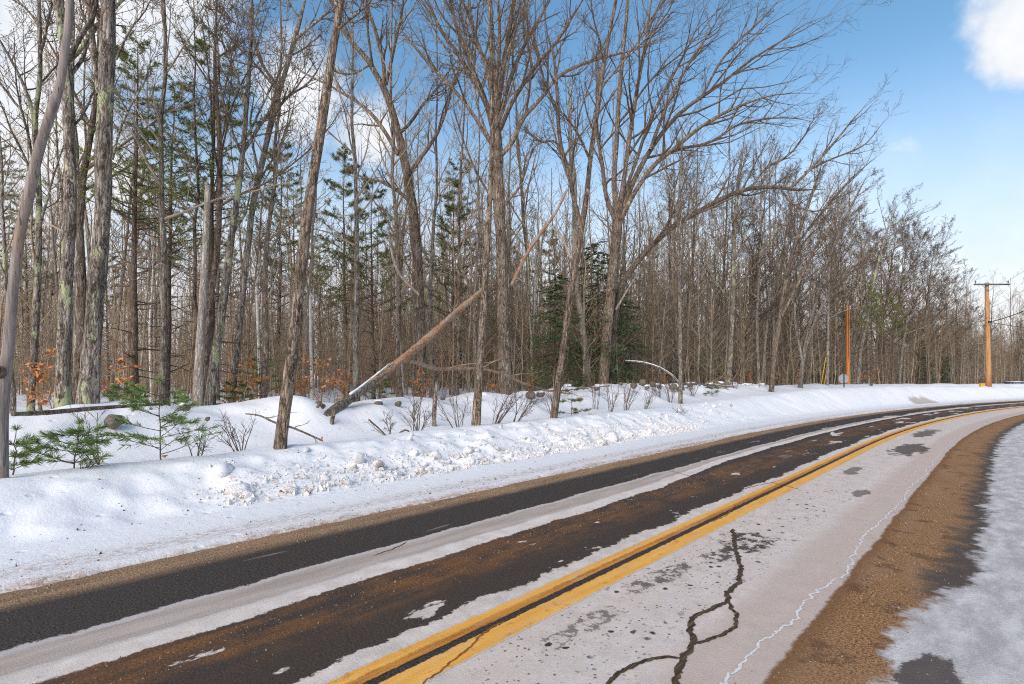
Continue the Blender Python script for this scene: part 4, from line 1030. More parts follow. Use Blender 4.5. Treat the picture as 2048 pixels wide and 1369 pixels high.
def shrub(label, x, T, top, n_, spread, mat=STEM, lean=(0, 0), group='bare shrubs along the bank'):
    X, Y, z = stand(x, T); H = CH - (top - YH) * Y / F - z; root = thing('bare_shrub', label, 'shrub', (X, Y, z), group)
    K = 8; P = np.empty((n_, K, 3)); az = rng.random(n_) * 6.28; L = H * rng.uniform(.55, 1.15, n_)
    P[:, 0] = np.c_[np.cos(az) * .08 * rng.random(n_), np.sin(az) * .08 * rng.random(n_), np.full(n_, -.08)]
    d = np.c_[np.cos(az) * spread + lean[0], np.sin(az) * spread + lean[1], np.ones(n_)]
    for k in range(1, K):
        d = d + rng.normal(size=d.shape) * .09; dd = d / np.linalg.norm(d, axis=1, keepdims=True); P[:, k] = P[:, k - 1] + dd * (L / (K - 1))[:, None]
    Rr = np.linspace(1, .35, K)[None] * rng.uniform(.006, .013, n_)[:, None]
    stems = []
    for p_, r_ in zip(P, Rr):
        b = MB(); b.tubes(p_, r_, 5); stems.append(obj('stem', b.mesh('stem', mat), root))
    for i in range(n_):
        b = MB(); q, r = grow(P[i:i + 1], Rr[i:i + 1], 5, .25, 1., 32, .38, 5, .1, .02, tip=.003); b.tubes(q, r, 3); q2, r2 = grow(q, r, 3, .2, 1., 35, .45, 3, .1, .02, tip=.0028); b.tubes(q2, r2, 3)
        obj('twigs', b.mesh('twigs', mat), stems[i])


SHRUB_R = simple('reddish_shrub_stems', (.15, .085, .06), .8, .35, 9., (.23, .15, .11))
for a in (('clump of long whips fanning right from the slender roadside trunk', 988, 6.4, 760, 9, .30, STEM, (.5, 0)), ('red-brown clump of upright stems below the wall stones', 1252, 7., 752, 9, .12, SHRUB_R, (.1, 0)),
          ('tall red-brown stems right of the split roadside tree', 1222, 7.2, 745, 7, .14, SHRUB_R), ('dark slanting whips in the snow left of the slim straight trunk', 1290, 7.4, 758, 7, .25, STEM, (.3, 0)),
          ('thin bush of upright stems by the slim straight trunk', 1340, 8., 752, 8, .15, SHRUB_R), ('small spidery bush behind the leaning roadside trunk', 482, 7., 806, 7, .45, STEM), ('spidery bush in the hollow below the fallen log', 835, 6.9, 790, 8, .38, STEM, (.15, 0)),
          ('sparse bush with one upright stem below the stub', 833, 6.6, 770, 3, .06, STEM), ('low twiggy bush beside the dark forked stick', 780, 6.8, 810, 5, .6, STEM, (-.2, 0)), ('bush of brown stems behind the bank near the bent birch', 1385, 8.6, 745, 9, .25, SHRUB_R),
          ('dark twiggy clump on the wall under the olive pine', 1470, 9., 745, 9, .25, SHRUB_R), ('single-stemmed twiggy bush beside the pine sapling', 205, 7.4, 800, 4, .4, STEM), ('sparse whips in front of the tallest pine sapling', 395, 6.6, 850, 4, .5, STEM),
          ('dark twigs at the foot of the second pine sapling', 160, 6.0, 905, 4, .7, STEM), ('twiggy bush right of the great branching tree by the wall', 1105, 8., 745, 8, .3, STEM), ('arching whips spreading left from the slender roadside trunk', 915, 7.0, 775, 7, .45, STEM, (-.3, 0)), ('long arching whips between slender trunk and split roadside tree', 1030, 6.6, 765, 8, .35, STEM, (.45, 0)), ('upright red-brown whips in front of the multi-stemmed tree', 1190, 8.2, 735, 7, .14, SHRUB_R), ('thin dark whips rising beside the snow-covered bent birch', 1318, 8.6, 735, 8, .2, STEM), ('two bare whips on the bank face towards the signpost', 1465, 5.3, 812, 2, .35, STEM), ('bare whips on the bank face below the slim straight trunk', 1365, 5.2, 812, 3, .4, STEM)):
    shrub(a[0], *a[1:])


def beech(label, x, T, top, half, leaves=170, group='young beeches keeping their dry leaves'):
    X, Y, z = stand(x, T); H = CH - (top - YH) * Y / F - z; root = thing('beech_sapling', label, 'beech sapling', (X, Y, z), group); return build_beech(root, H, half * Y / F, leaves)
def build_beech(root, H, Rw, leaves):
    K = 8; P = np.c_[np.cumsum(rng.normal(size=K) * .04), np.cumsum(rng.normal(size=K) * .04), np.linspace(-.15, H, K)][None]; Rr = np.linspace(.018, .005, K)[None]
    b = MB(); b.tubes(P, Rr, 5); obj('stem', b.mesh('stem', TWIG_GREY), root)
    q, r = grow(P, Rr, 14, .2, 1., 62, Rw / H * 1.3, 5, .1, .0, tip=.004, droop=.4); b = MB(); b.tubes(q, r, 3); q2, r2 = grow(q, r, 4, .2, 1., 45, .5, 3, .1, 0, tip=.0035, flat=True); b.tubes(q2, r2, 3)
    obj('twigs', b.mesh('twigs', TWIG_GREY), root)
    pts = q2.reshape(-1, 3); pts = pts[rng.integers(0, len(pts), leaves)]; b = MB()
    for p_ in pts:
        d = rng.normal(size=3) * (1, 1, .5) + (0, 0, -.5); d /= np.linalg.norm(d); u = rng.normal(size=3); b.add(leaf_verts(p_, d, u / np.linalg.norm(u), rng.uniform(.08, .13), rng.uniform(.022, .036)), LEAF_F)
    obj('leaves', b.mesh('leaves', DRYLEAF), root); return root


protos = [beech('dry orange-leaved beech sapling deep in the woods', x, T, top, h) for x, T, top, h in ((490, 12.2, 722, 28), (640, 12.2, 718, 38), (98, 12.4, 722, 28))]
for (x, T) in ((75, 13.5), (235, 12.6), (455, 13), (525, 12.8), (600, 12.8), (672, 12.4), (690, 14), (615, 14), (845, 13), (980, 12.6), (1060, 12.6), (1075, 13.5), (1300, 12), (1280, 12.6), (1330, 12.4), (1262, 12.2), (1555, 11.5), (1595, 11.8), (1240, 13), (1722, 10.4), (1738, 10.9), (1500, 12), (1350, 13), (1930, 14), (1900, 16), (1945, 18)):
    X, Y, z = stand(x, T); dup(protos[rng.integers(3)], (X, Y, z), rng.random() * 6, rng.uniform(.55, .95))

# ------------------------------------------------------------------ the woods
def forest_tree(name, H, r0, nb, mat, twig, lean=(0, 0), levels=3, n=(6, 4, 3), tb=.35, fr=.26, ang=42, tip=.006, up=(.10, .07, .04), bias=(0, 0, 0), fork=True, cat='tree', frac=(.42, .45, .5)):
    root = thing(name, 'x', cat)
    K = 14; u = np.linspace(0, 1, K); P = np.c_[u ** 1.3 * lean[0] * H + np.cumsum(rng.normal(size=K)) * .05, u ** 1.3 * lean[1] * H + np.cumsum(rng.normal(size=K)) * .05, u * (H + .4) - .4]
    Rr = .86 * r0 * (1 - u * .88) + .006; b = MB(); v, f = bark_tube(P, Rr, 8, .05, .3, rng.random() * 6); b.add(v, f)
    q, r = grow(P[None], Rr[None], nb, tb, .98, ang, fr, 9, .07, .05, bias, .55, .006, droop=.55)
    obj('trunk', b.mesh('trunk', mat), root)
    b = MB(); b.tubes(q, r, 5)
    for l in range(levels - 1):
        q, r = grow(q, r, n[l], .15, 1., (40, 42, 40)[l], frac[l], (6, 4, 3)[l], .13, up[l], bias, .6, tip); b.tubes(q, r, 3)
    me = b.mesh('crown', twig); obj('crown', me, root); TOTAL[0] += len(me.polygons) * 2
    return root


def pine(name, H, r0, crown0, reach, nb, mat, cat='pine tree', dead=12, clump=11, droop=.0):
    root = thing(name, 'x', cat); K = 12; u = np.linspace(0, 1, K); P = np.c_[np.cumsum(rng.normal(size=K)) * .05, np.cumsum(rng.normal(size=K)) * .05, u * (H + .4) - .4]; Rr = r0 * (1 - u * .92)
    b = MB(); v, f = bark_tube(P, Rr, 9, .05, .25, 1.); b.add(v, f); obj('trunk', b.mesh('trunk', BARK_DARK), root)
    q, r = grow(P[None], Rr[None], nb, crown0, .985, 74, reach / H, 8, .07, .04 - droop, (0, 0, 0), .4, .008, droop=.72, ang_j=9)
    qd, rd = grow(P[None], Rr[None], dead * 3, .12, crown0 + .1, 84, reach / H * .55, 5, .09, -.03, (0, 0, 0), .3, .005, droop=.1)
    b = MB(); b.tubes(q, r, 4); b.tubes(qd, rd, 3); qe, re_ = grow(qd, rd, 3, .3, 1., 45, .4, 3, .12, 0, tip=.004); b.tubes(qe, re_, 3)
    q2, r2 = grow(q, r, 8, .3, 1., 48, .30, 4, .08, .05 - droop, flat=True, tip=.004); b.tubes(q2, r2, 3); obj('branches', b.mesh('branches', BARK_DARK), root)
    d = q2[:, 1:] - q2[:, :-1]; d /= np.linalg.norm(d, axis=2, keepdims=True); nb_ = MB()
    tuft(nb_, q2[:, 1:].reshape(-1, 3), d.reshape(-1, 3), clump, .19, .016, .75); me = nb_.mesh('needles', mat); obj('needles', me, root); TOTAL[0] += len(me.polygons) * 3
    return root


def hemlock(name, H, reach, nb, n2=9):
    root = thing(name, 'x', 'hemlock'); K = 9; u = np.linspace(0, 1, K); P = np.c_[u * 0, u * 0, u * (H + .4) - .4]; Rr = .10 * (1 - u * .9)
    b = MB(); b.tubes(P, Rr, 7); obj('trunk', b.mesh('trunk', BARK_DARK), root)
    q, r = grow(P[None], Rr[None], nb, .10, .99, 86, reach / H, 7, .06, -.05, (0, 0, 0), .3, .006, droop=.75)
    q2, r2 = grow(q, r, n2, .1, 1., 52, .36, 5, .06, -.04, flat=True, tip=.003); b = MB(); b.tubes(q, r, 3); b.tubes(q2, r2, 3); obj('branches', b.mesh('branches', STEM), root)
    pts = (q2[:, :-1, None] * (1 - np.linspace(0, .99, 3)[None, None, :, None]) + q2[:, 1:, None] * np.linspace(0, .99, 3)[None, None, :, None]).reshape(-1, 3)
    d = np.repeat((q2[:, 1:] - q2[:, :-1]), 3, 1).reshape(-1, 3); d /= np.linalg.norm(d, axis=1, keepdims=True); nb_ = MB()
    sd = np.cross(d, (0, 0, 1.)); sd /= np.linalg.norm(sd, axis=1, keepdims=True) + 1e-9
    for sgn in (1, -1):
        e = d * .6 + sd * sgn + rng.normal(size=d.shape) * .22; e /= np.linalg.norm(e, axis=1, keepdims=True); l = .085 * rng.uniform(.6, 1.2, len(d))[:, None]; w = d * .02
        V = np.stack([pts - w, pts + e * l * .6 - w * 1.1, pts + e * l, pts + e * l * .6 + w * 1.1, pts + w], 1); nb_.add(V.reshape(-1, 3), np.arange(5)[None] + (np.arange(len(d)) * 5)[:, None])
    obj('needles', nb_.mesh('needles', HEMLOCK), root); return root


def place(root, x, T, scale=1, rot=None, first=False, label=None, group=None):
    X, Y, z = stand(x, T); rot = rng.random() * 6.28 if rot is None else rot
    if first:
        root.location = (X, Y, z); root.scale = (scale,) * 3; root.rotation_euler = (0, 0, rot); root['label'] = label
        if group: root['group'] = group
        return root
    return dup(root, (X, Y, z), rot, scale, label, group)


# dark hemlocks in the middle
hk = hemlock('hemlock', 9.5, 3.3, 150, 11)
place(hk, 1196, 11.9, .74, 0., True, 'dark green hemlock behind the large multi-stemmed tree', 'hemlocks in the woods')
for (x, T, sc_, lab) in ((1110, 12.4, .56, 'hemlock between the great branching tree and the split roadside tree'), (1252, 12.2, .52, 'small hemlock right of the multi-stemmed trunk'), (1300, 30, .9, 'distant hemlock right of the multi-stemmed tree'), (1885, 15, .42, 'dark hemlock low in the woods left of the tall utility pole'), (1660, 16, .55, 'hemlock in shade left of the signpost'), (1850, 13, .45, 'dark hemlock in the bend right of the drooping pine')):
    place(hk, x, T, sc_, None, False, lab, 'hemlocks in the woods')
PA = pine('pine_tree', 17.5, .19, .50, 3.6, 58, NEEDLE); PB = pine('pine_tree', 15., .16, .46, 3.0, 52, NEEDLE_OLIVE); PC = pine('pine_tree', 12.5, .12, .36, 2.6, 46, NEEDLE_OLIVE, clump=12)
first_used = set()
def put_pine(t, x, T, sc_, lab, group='white pines in the woods'):
    k = id(t); f_ = k not in first_used; first_used.add(k)
    return place(t, x, T, sc_, None, f_, lab, group)
for (t, x, T, sc_, lab) in ((PA, 422, 13.2, .57, 'tall bushy green pine rising behind the snapped pale stub'), (PA, 270, 12.8, .50, 'dark green pine right of the thickest left trunk'), (PB, 330, 16, .62, 'olive pine in the left woods between two taller pines'), 
                            (PC, 690, 19, .85, 'olive pine right of the leaning roadside trunk'), (PC, 745, 17, .72, 'greyish pine left of the bowing tree'), (PB, 925, 24, .95, 'narrow pine top poking up left of the great branching tree'), (PC, 905, 17, .78, 'olive pine low behind the slender roadside trunk'),
                            (PC, 560, 25, 1.0, 'olive pine seen left of the leaning roadside trunk'), (PC, 1100, 25, .95, 'pine crown between great branching tree and split tree'), (PC, 1300, 23, .95, 'pine behind the arching limb'), (PA, 1742, 8.9, .42, 'green pine with drooping boughs beside the orange pole'), (PA, 1785, 9.6, .40, 'second small green pine, right of the one beside the orange pole'), (PB, 1560, 33, .7, 'pine far back behind the crooked leaning tree')):
    put_pine(t, x, T, sc_, lab)
for i, (x, T) in enumerate(((-20, 30), (60, 34), (215, 32), (300, 34), (380, 30), (640, 36), (800, 33), (860, 38), (980, 36), (1180, 34), (1260, 38), (1380, 40), (1470, 44), (1030, 30), (1620, 40), (590, 32), (470, 36))):
    put_pine((PA, PB, PC)[i % 3], x, T, rng.uniform(.55, .78) if x < 600 else rng.uniform(.7, .95), 'pine crown among bare trunks deep in the woods', 'pines deep in the woods')

TMP = [forest_tree('forest_tree', 15, .11, 16, BARK, TWIG_GREY, (.03, 0)), forest_tree('forest_tree', 13, .085, 15, BARK_THIN, TWIG, (-.04, .02)), forest_tree('forest_tree', 16.5, .13, 18, BARK2, TWIG, (.05, -.02)),
       forest_tree('forest_tree', 11.5, .065, 14, BARK_THIN, TWIG_GREY, (.02, .04)), forest_tree('forest_tree', 14, .095, 17, BARK_LICHEN, TWIG_GREY, (.0, .03)), forest_tree('forest_tree', 12.5, .075, 16, BARK2, TWIG, (-.02, -.03))]
ROADSIDE = [forest_tree('roadside_tree', 14, .15, 24, BARK2, CROWN, (.10, -.06), 4, (10, 8, 4), .22, .46, 46, .006, bias=(.035, -.025, .0)), forest_tree('roadside_tree', 12.5, .12, 24, BARK, CROWN, (.14, -.04), 4, (10, 8, 4), .2, .46, 48, .006, bias=(.04, -.02, 0))]
# arching trees on the outside of the bend, their crowns stepping down to the tall pole
for i, (x, T, sc_, lab) in enumerate(((1490, 13, .85, 'spreading tree arching right behind the pale-blotched trunk'), (1580, 14.5, .92, 'spreading bare tree behind the low-dividing tree'), (1650, 17, .95, 'broad bare tree rising above the signpost'), (1700, 13, .88, 'arching bare tree above the orange pole'), (1755, 16, .95, 'wide bare tree arching over the drooping pine'), (1800, 12, .92, 'arching bare tree above the snowy bend'),
                                     (1835, 15, .82, 'densely twigged tree on the bend, middle of the row'), (1868, 13, .70, 'low spreading tree reaching toward the tall utility pole'), (1895, 17, .56, 'bare tree just left of the tall utility pole'), (1925, 15, .55, 'low bare tree whose twigs reach the tall utility pole'), (1780, 20, .95, 'tall bare tree behind the drooping pine'), (1680, 22, 1.0, 'tallest bare tree behind the signpost'), (1540, 19, .98, 'tall bare tree back from the crooked leaning tree'), (1960, 24, .5, 'bare tree behind the tall utility pole'), (2036, 13, .46, 'bare tree at the right edge behind the parked car'), (2075, 16, .62, 'bare tree half cut off by the right edge'), (1850, 21, .70, 'broad bare tree back from the bend'), (1420, 18, .95, 'tall spreading tree back from the bent birch'), (1340, 21, 1.0, 'tall bare tree behind the arching limb'))):
    t = ROADSIDE[i % 2]
    place(t, x, T, sc_ * 1.13, rng.normal() * .35, i < 2, lab, 'arching bare trees on the bend')
# the rest of the trunks one can tell apart
placed = []
def free(x, y, dmin):
    for (a, b_) in placed:
        if (a - x) ** 2 + (b_ - y) ** 2 < dmin * dmin: return False
    placed.append((x, y)); return True
cnt = 0; tries = 0
LOOK = ('straight grey-barked', 'thin pale-brown', 'tall flaky brown', 'very slim pale', 'lichen-spotted grey', 'slim dark-brown')
GL = {0: ('slender bare trunk in the woods left of the leaning roadside trunk', 'bare trees in the left woods'), 1: ('slender bare trunk in the woods behind the stone wall', 'bare trees in the middle woods'), 2: ('slender bare trunk in the woods behind the curving snowbank', 'bare trees in the right woods')}
used = set()
while cnt < 250 and tries < 20000:
    tries += 1
    s_ = rng.uniform(-6, 95); t_ = 11.8 + 40 * rng.random() ** 1.7; X, Y = st_to_xy(s_, t_); X, Y = float(X), float(Y)
    if Y < 8: continue
    xp = 1024 + F * X / Y
    if xp < -60 or xp > 2120: continue
    if not free(X, Y, .9): continue
    k = int(rng.integers(6)); z = float(height(s_, t_)); gi = 0 if xp < 590 else 1 if xp < 1350 else 2; sc_ = rng.uniform(.75, 1.12) * (.86, 1.0, 1.16)[gi] * (1 - .42 * float(sst(xp, 1720, 1920)))
    root = TMP[k]
    if k not in used:
        used.add(k); root.location = (X, Y, z); root.scale = (sc_,) * 3; root['label'], root['group'] = GL[gi][0].replace('slender bare trunk', LOOK[k] + ' bare tree'), GL[gi][1]
    else:
        dup(root, (X, Y, z), rng.random() * 6.28, sc_, GL[gi][0].replace('slender bare trunk', LOOK[k] + ' bare tree'), GL[gi][1])
    cnt += 1


# saplings: five real ones; the thicket and the far woods scatter such plants with geometry nodes
def sapling(label, x, T, H, nb, mat, n2=4, frac=.3, tip=.005, n3=0):
    X, Y, z = stand(x, T); root = thing('woodland_sapling', label, 'sapling', (X, Y, z)); K = 9; u = np.linspace(0, 1, K)
    P = np.c_[np.cumsum(rng.normal(size=K)) * .03 * H / 4, np.cumsum(rng.normal(size=K)) * .03 * H / 4, u * (H + .3) - .3][None]; Rr = (.0055 * H * (1 - u * .8) + .004)[None]
    b = MB(); b.tubes(P, Rr, 5); obj('stem', b.mesh('stem', mat), root); b = MB()
    q, r = grow(P, Rr, nb, .08, .99, 44, frac, 5, .12, .07, tip=tip, droop=.5); b.tubes(q, r, 3); q, r = grow(q, r, n2, .15, 1., 42, .48, 4, .15, .04, tip=tip * .85); b.tubes(q, r, 3)
    if n3: q, r = grow(q, r, n3, .15, 1., 42, .48, 3, .15, .03, tip=tip * .8); b.tubes(q, r, 3)
    obj('twigs', b.mesh('twigs', mat), root); return root


def scatter(name, roots, x, y, z, smin, smax, lean=.12):
    me = bpy.data.meshes.new(name); me.vertices.add(len(x)); me.vertices.foreach_set('co', np.c_[x, y, z].ravel()); me.update()
    o = obj(name, me, kind='stuff'); ng = bpy.data.node_groups.new(name, 'GeometryNodeTree'); ng.interface.new_socket('Geometry', in_out='INPUT', socket_type='NodeSocketGeometry'); ng.interface.new_socket('Geometry', in_out='OUTPUT', socket_type='NodeSocketGeometry')
    N, L = ng.nodes, ng.links; gi = N.new('NodeGroupInput'); go = N.new('NodeGroupOutput'); iop = N.new('GeometryNodeInstanceOnPoints'); jn = N.new('GeometryNodeJoinGeometry')
    for r in roots:
        j2 = N.new('GeometryNodeJoinGeometry')
        for ch in r.children:
            oi = N.new('GeometryNodeObjectInfo'); oi.inputs['Object'].default_value = ch; oi.transform_space = 'ORIGINAL'; L.new(oi.outputs['Geometry'], j2.inputs[0])
        g2 = N.new('GeometryNodeGeometryToInstance'); L.new(j2.outputs[0], g2.inputs[0]); L.new(g2.outputs[0], jn.inputs[0])
    mp = N.new('GeometryNodeMeshToPoints'); L.new(gi.outputs[0], mp.inputs['Mesh']); L.new(mp.outputs[0], iop.inputs['Points']); L.new(jn.outputs[0], iop.inputs['Instance']); iop.inputs['Pick Instance'].default_value = True
    ri = N.new('FunctionNodeRandomValue'); ri.data_type = 'INT'; ri.inputs['Min'].default_value = 0 if False else 0
    for s_ in ri.inputs:
        if s_.type == 'INT' and s_.name == 'Min' and s_.enabled: s_.default_value = 0
        if s_.type == 'INT' and s_.name == 'Max' and s_.enabled: s_.default_value = len(roots) - 1
    L.new([q for q in ri.outputs if q.type == 'INT'][0], iop.inputs['Instance Index'])
    rr = N.new('FunctionNodeRandomValue'); rr.data_type = 'FLOAT_VECTOR'
    v = [q for q in rr.inputs if q.type == 'VECTOR']; v[0].default_value = (-lean, -lean, 0); v[1].default_value = (lean, lean, 6.283); L.new([q for q in rr.outputs if q.type == 'VECTOR'][0], iop.inputs['Rotation'])
    rs = N.new('FunctionNodeRandomValue'); rs.data_type = 'FLOAT'; v = [q for q in rs.inputs if q.type == 'VALUE' and q.name in ('Min', 'Max')]; v[0].default_value = smin; v[1].default_value = smax
    [s_ for s_ in rs.inputs if s_.name == 'Seed'][0].default_value = 7
    L.new([q for q in rs.outputs if q.type == 'VALUE'][0], iop.inputs['Scale']); L.new(iop.outputs[0], go.inputs[0])
    md = o.modifiers.new('scatter', 'NODES'); md.node_group = ng; return o


def spots_in(n_, sr, tr_, power=1.):
    s = rng.uniform(*sr, n_ * 3); t = tr_[0] + (tr_[1] - tr_[0]) * rng.random(n_ * 3) ** power; x, y = st_to_xy(s, t); xp = 1024 + F * x / np.maximum(y, .1); ok = (y > 9) & (xp > -150) & (xp < 2200)
    x, y, s, t = x[ok][:n_], y[ok][:n_], s[ok][:n_], t[ok][:n_]; return x, y, height(s, t)


SAP = [sapling('twiggy young sapling behind the paired wall stones', 1046, 12.5, 4.2, 22, TWIG_RED), sapling('low reddish sapling behind the tangled limbs', 1500, 12.5, 2.6, 20, TWIG_RED), sapling('thin grey sapling right of the bent birch', 1392, 12.5, 5.2, 24, TWIG_GREY),
       sapling('tall whip-like sapling behind the fallen tree', 905, 13.5, 6.5, 26, TWIG), sapling('brushy sapling behind the crooked leaning tree', 1530, 12., 3.3, 24, TWIG_RED)]
scatter('undergrowth', SAP, *spots_in(3000, (-8, 110), (13.2, 46), .85), .40, 1.0)
MID = [sapling('slim pole-sized young tree behind the slender roadside trunk', 930, 15., 9.5, 30, TWIG, 5, .24), sapling('slim grey young tree between bent birch and pale-blotched trunk', 1410, 14., 8.5, 30, TWIG_GREY, 5, .24)]
scatter('thicket', MID, *spots_in(260, (-8, 30), (16, 50), .9), .6, 1.0, .07)
scatter('thicket', MID, *spots_in(620, (18, 52), (11.6, 50), 1.2), .8, 1.35, .09)
scatter('thicket', MID, *spots_in(420, (52, 120), (11.2, 45), 1.2), .45, .85, .09)
scatter('far_woods', [TMP[0], TMP[1], TMP[2], TMP[5]], *spots_in(520, (-10, 110), (46, 95)), .60, .95, .05)
scatter('far_woods', [TMP[3], TMP[5], TMP[1]], *spots_in(800, (58, 160), (11, 60)), .42, .68, .06)

# ------------------------------------------------------------------ poles, wires, sign, car
def b_pole(g, p):
    o = g.coord('Object'); z = g.xyz(o)[2]; n = g.noise(g.scl(o, (14, 14, .9)), 1., 4, .6); k = g.noise(g.scl(o, (40, 40, 2.)), 1., 4)
    col = g.mix(g.ss(n, .35, .65), (.40, .21, .09), (.58, .34, .165)); col = g.mix(g.mul(g.ss(k, .52, .66), .5), col, (.19, .07, .03))
    st = g.ss(g.add(n, g.mul(g.ss(z, 0., 3.), -.28)), .40, .52); col = g.mix(g.mul(st, .8), col, (.25, .075, .02))
    col = g.mix(g.mul(g.ss(z, 7.6, 8.6), .7), col, (.26, .19, .14))
    g.put(p.inputs['Base Color'], col); g.put(p.inputs['Normal'], g.bump(k, .4, .01)); p.inputs['Roughness'].default_value = .75


POLE = material('treated_pole_wood', b_pole)
def b_pole2(g, p):
    o = g.coord('Object'); n = g.noise(g.scl(o, (14, 14, 1.)), 1., 4, .6)
    g.put(p.inputs['Base Color'], g.mix(g.ss(n, .35, .65), (.50, .155, .035), (.62, .24, .065))); p.inputs['Roughness'].default_value = .75


POLE2 = material('rust_stained_pole_wood', b_pole2)
GREYM = simple('grey_metal', (.22, .23, .24), .5, .15, 12.); DARKM = simple('dark_steel', (.05, .055, .05), .6, .3, 14.); GLASS_I = simple('porcelain', (.12, .09, .08), .3, .1, 9., spec=.5); CABLE = simple('black_cable', (.03, .03, .032), .6, .1, 4.)
YEL = simple('yellow_plastic', (.70, .42, .02), .6, .12, 10.); SIGNB = simple('bare_aluminium', (.30, .31, .33), .55, .12, 5.)


def boxm(b, c, s, rot=None):
    v = np.array([(x, y, z) for x in (-1, 1) for y in (-1, 1) for z in (-1, 1)], float) * np.array(s) / 2
    if rot is not None: v = v @ np.array(rot).T
    b.add(v + np.array(c), [[0, 1, 3, 2], [4, 6, 7, 5], [0, 4, 5, 1], [2, 3, 7, 6], [0, 2, 6, 4], [1, 5, 7, 3]])


Yp = 50.; Xp = (1977.5 - 1024) * Yp / F; zp = float(ground(Xp, Yp)[0]); topz = CH + (YH - 566) * Yp / F
pole = thing('utility_pole', 'tall orange-brown utility pole with a crossarm, on the bend at the right', 'utility pole', (Xp, Yp, zp)); HP = topz - zp
K = 16; u = np.linspace(0, 1, K); b = MB(); Pp = np.c_[-.18 * u, 0 * u, -.3 + (HP + .3) * u]; b.tubes(Pp, .225 - .075 * u, 14, True); obj('pole', b.mesh('pole', POLE), pole)
ax = lambda dx: np.array((-.18 + dx, -.2, HP - .18))
b = MB(); boxm(b, ax(.28), (3.1, .11, .13)); obj('crossarm', b.mesh('crossarm', simple('weathered_crossarm', (.13, .12, .11), .85, .3, 12.)), pole)
for sgn in (-1, 1):
    b = MB(); b.tubes(np.array([ax(.75 * sgn) + (0, -.06, 0), np.array((-.16, -.20, HP - .75))]), np.array([.022, .022]), 5); obj('brace', b.mesh('brace', GREYM), pole)
for dx in (-1.15, 1.72):
    b = MB(); c = ax(dx); b.tubes(np.array([c + (0, 0, .06), c + (0, 0, .16), c + (0, 0, .17), c + (0, 0, .24), c + (0, 0, .26), c + (0, 0, .33)]), np.array([.02, .02, .06, .07, .045, .03]), 9, True); obj('insulator', b.mesh('insulator', GLASS_I), pole)
for k in range(9):
    zz = HP - 1.4 - k * .42; b = MB(); sg = 1 if k % 2 else -1; c = np.array((-.17, 0, zz)); b.tubes(np.array([c + (sg * .14, 0, 0), c + (sg * .30, -.03, 0)]), np.array([.012, .012]), 5); obj('step_peg', b.mesh('step_peg', GREYM), pole)
b = MB(); boxm(b, (-.1, -.24, HP - 3.45), (.22, .1, .16)); obj('cable_clamp', b.mesh('cable_clamp', DARKM), pole)
def wire(label, a, c, sag, r):
    u = np.linspace(0, 1, 24)[:, None]; P = a[None] * (1 - u) + c[None] * u; P[:, 2] -= sag * 4 * (u * (1 - u))[:, 0]; b = MB(); b.tubes(P, np.full(24, r), 5)
    w = obj('overhead_wire', b.mesh('overhead_wire', CABLE)); w['label'] = label; w['category'] = 'wire'
pw = np.array((Xp, Yp, zp))
wire('thick black cable rising right from halfway up the tall utility pole', pw + (-.08, -.26, HP - 3.45), px(2150, 566, 36.), .35, .035)
wire('thin black cable running right and slightly down from the tall utility pole', pw + (-.08, -.22, HP - 3.5), px(2200, 668, 64.), .2, .028)
wire('thin wire climbing right from the right end of the crossarm', pw + ax(1.72) + (0, 0, .33), px(2200, 420, 34.), .3, .010)
wire('faint wire slanting up to the right edge beside the tall utility pole', pw + np.array((.0, -.16, HP - 2.2)), px(2180, 478, 36.), .5, .010)

X2, Y2, z2 = stand(1696, 10.5); H2 = CH + (YH - 612) * Y2 / F - z2
p2 = thing('utility_pole', 'rust-orange pole standing in the trees right of the signpost', 'utility pole', (X2, Y2, z2)); b = MB(); b.tubes(np.c_[0 * u, 0 * u, -.3 + (H2 + .3) * u], .125 - .02 * u, 12, True); obj('pole', b.mesh('pole', POLE2), p2)
b = MB(); b.tubes(np.array([(-.03, -.06, 0), (-.03, -.1, H2 * .4), (-.02, -.1, H2)]), np.array([.022, .022, .022]), 6); obj('cable_guard', b.mesh('cable_guard', DARKM), p2)
stick('hanging_branch', 'pale bough lying across the top of the rust-orange pole', 'branch', [(1662, 636, 2), (1680, 625, 3), (1700, 619, 3.4), (1722, 616, 3), (1750, 606, 2)], Y2 - .5, Y2 - .3, BARK, snow=False, twigs=8)
for dx, lab in ((0, 'left one of two yellow guy-wire guards leaning by the signpost'), (6, 'right one of two yellow guy-wire guards leaning by the signpost')):
    Xg, Yg, zg = stand(1642 + dx, 10.2); r_ = thing('guy_guard', lab, 'guy wire guard', (Xg, Yg, zg)); b = MB(); b.tubes(np.array([(0, 0, -.1), (.33, 0, 1.9)]), np.array([.028, .028]), 7, True); obj('guard_tube', b.mesh('guard_tube', YEL), r_)
    b = MB(); b.tubes(np.array([(.33, 0, 1.9), (.95, .1, 5.4)]), np.array([.007, .007]), 4); obj('guy_wire', b.mesh('guy_wire', DARKM), r_)
Xs, Ys, zs = stand(1688.5, 7.2); sg_ = thing('road_sign', 'grey back of an octagonal road sign on a dark steel post in the bank', 'road sign', (Xs, Ys, zs), rot=R(-6))
b = MB(); zt = CH + (YH - 724) * Ys / F - zs; boxm(b, (0, .03, zt / 2 - .2), (.055, .035, zt + .4)); obj('post', b.mesh('post', DARKM), sg_)
zc = CH - (758 - YH) * Ys / F - zs; rs = 9.2 * Ys / F / math.cos(math.pi / 8); b = MB(); a = np.arange(8) * math.pi / 4 + math.pi / 8
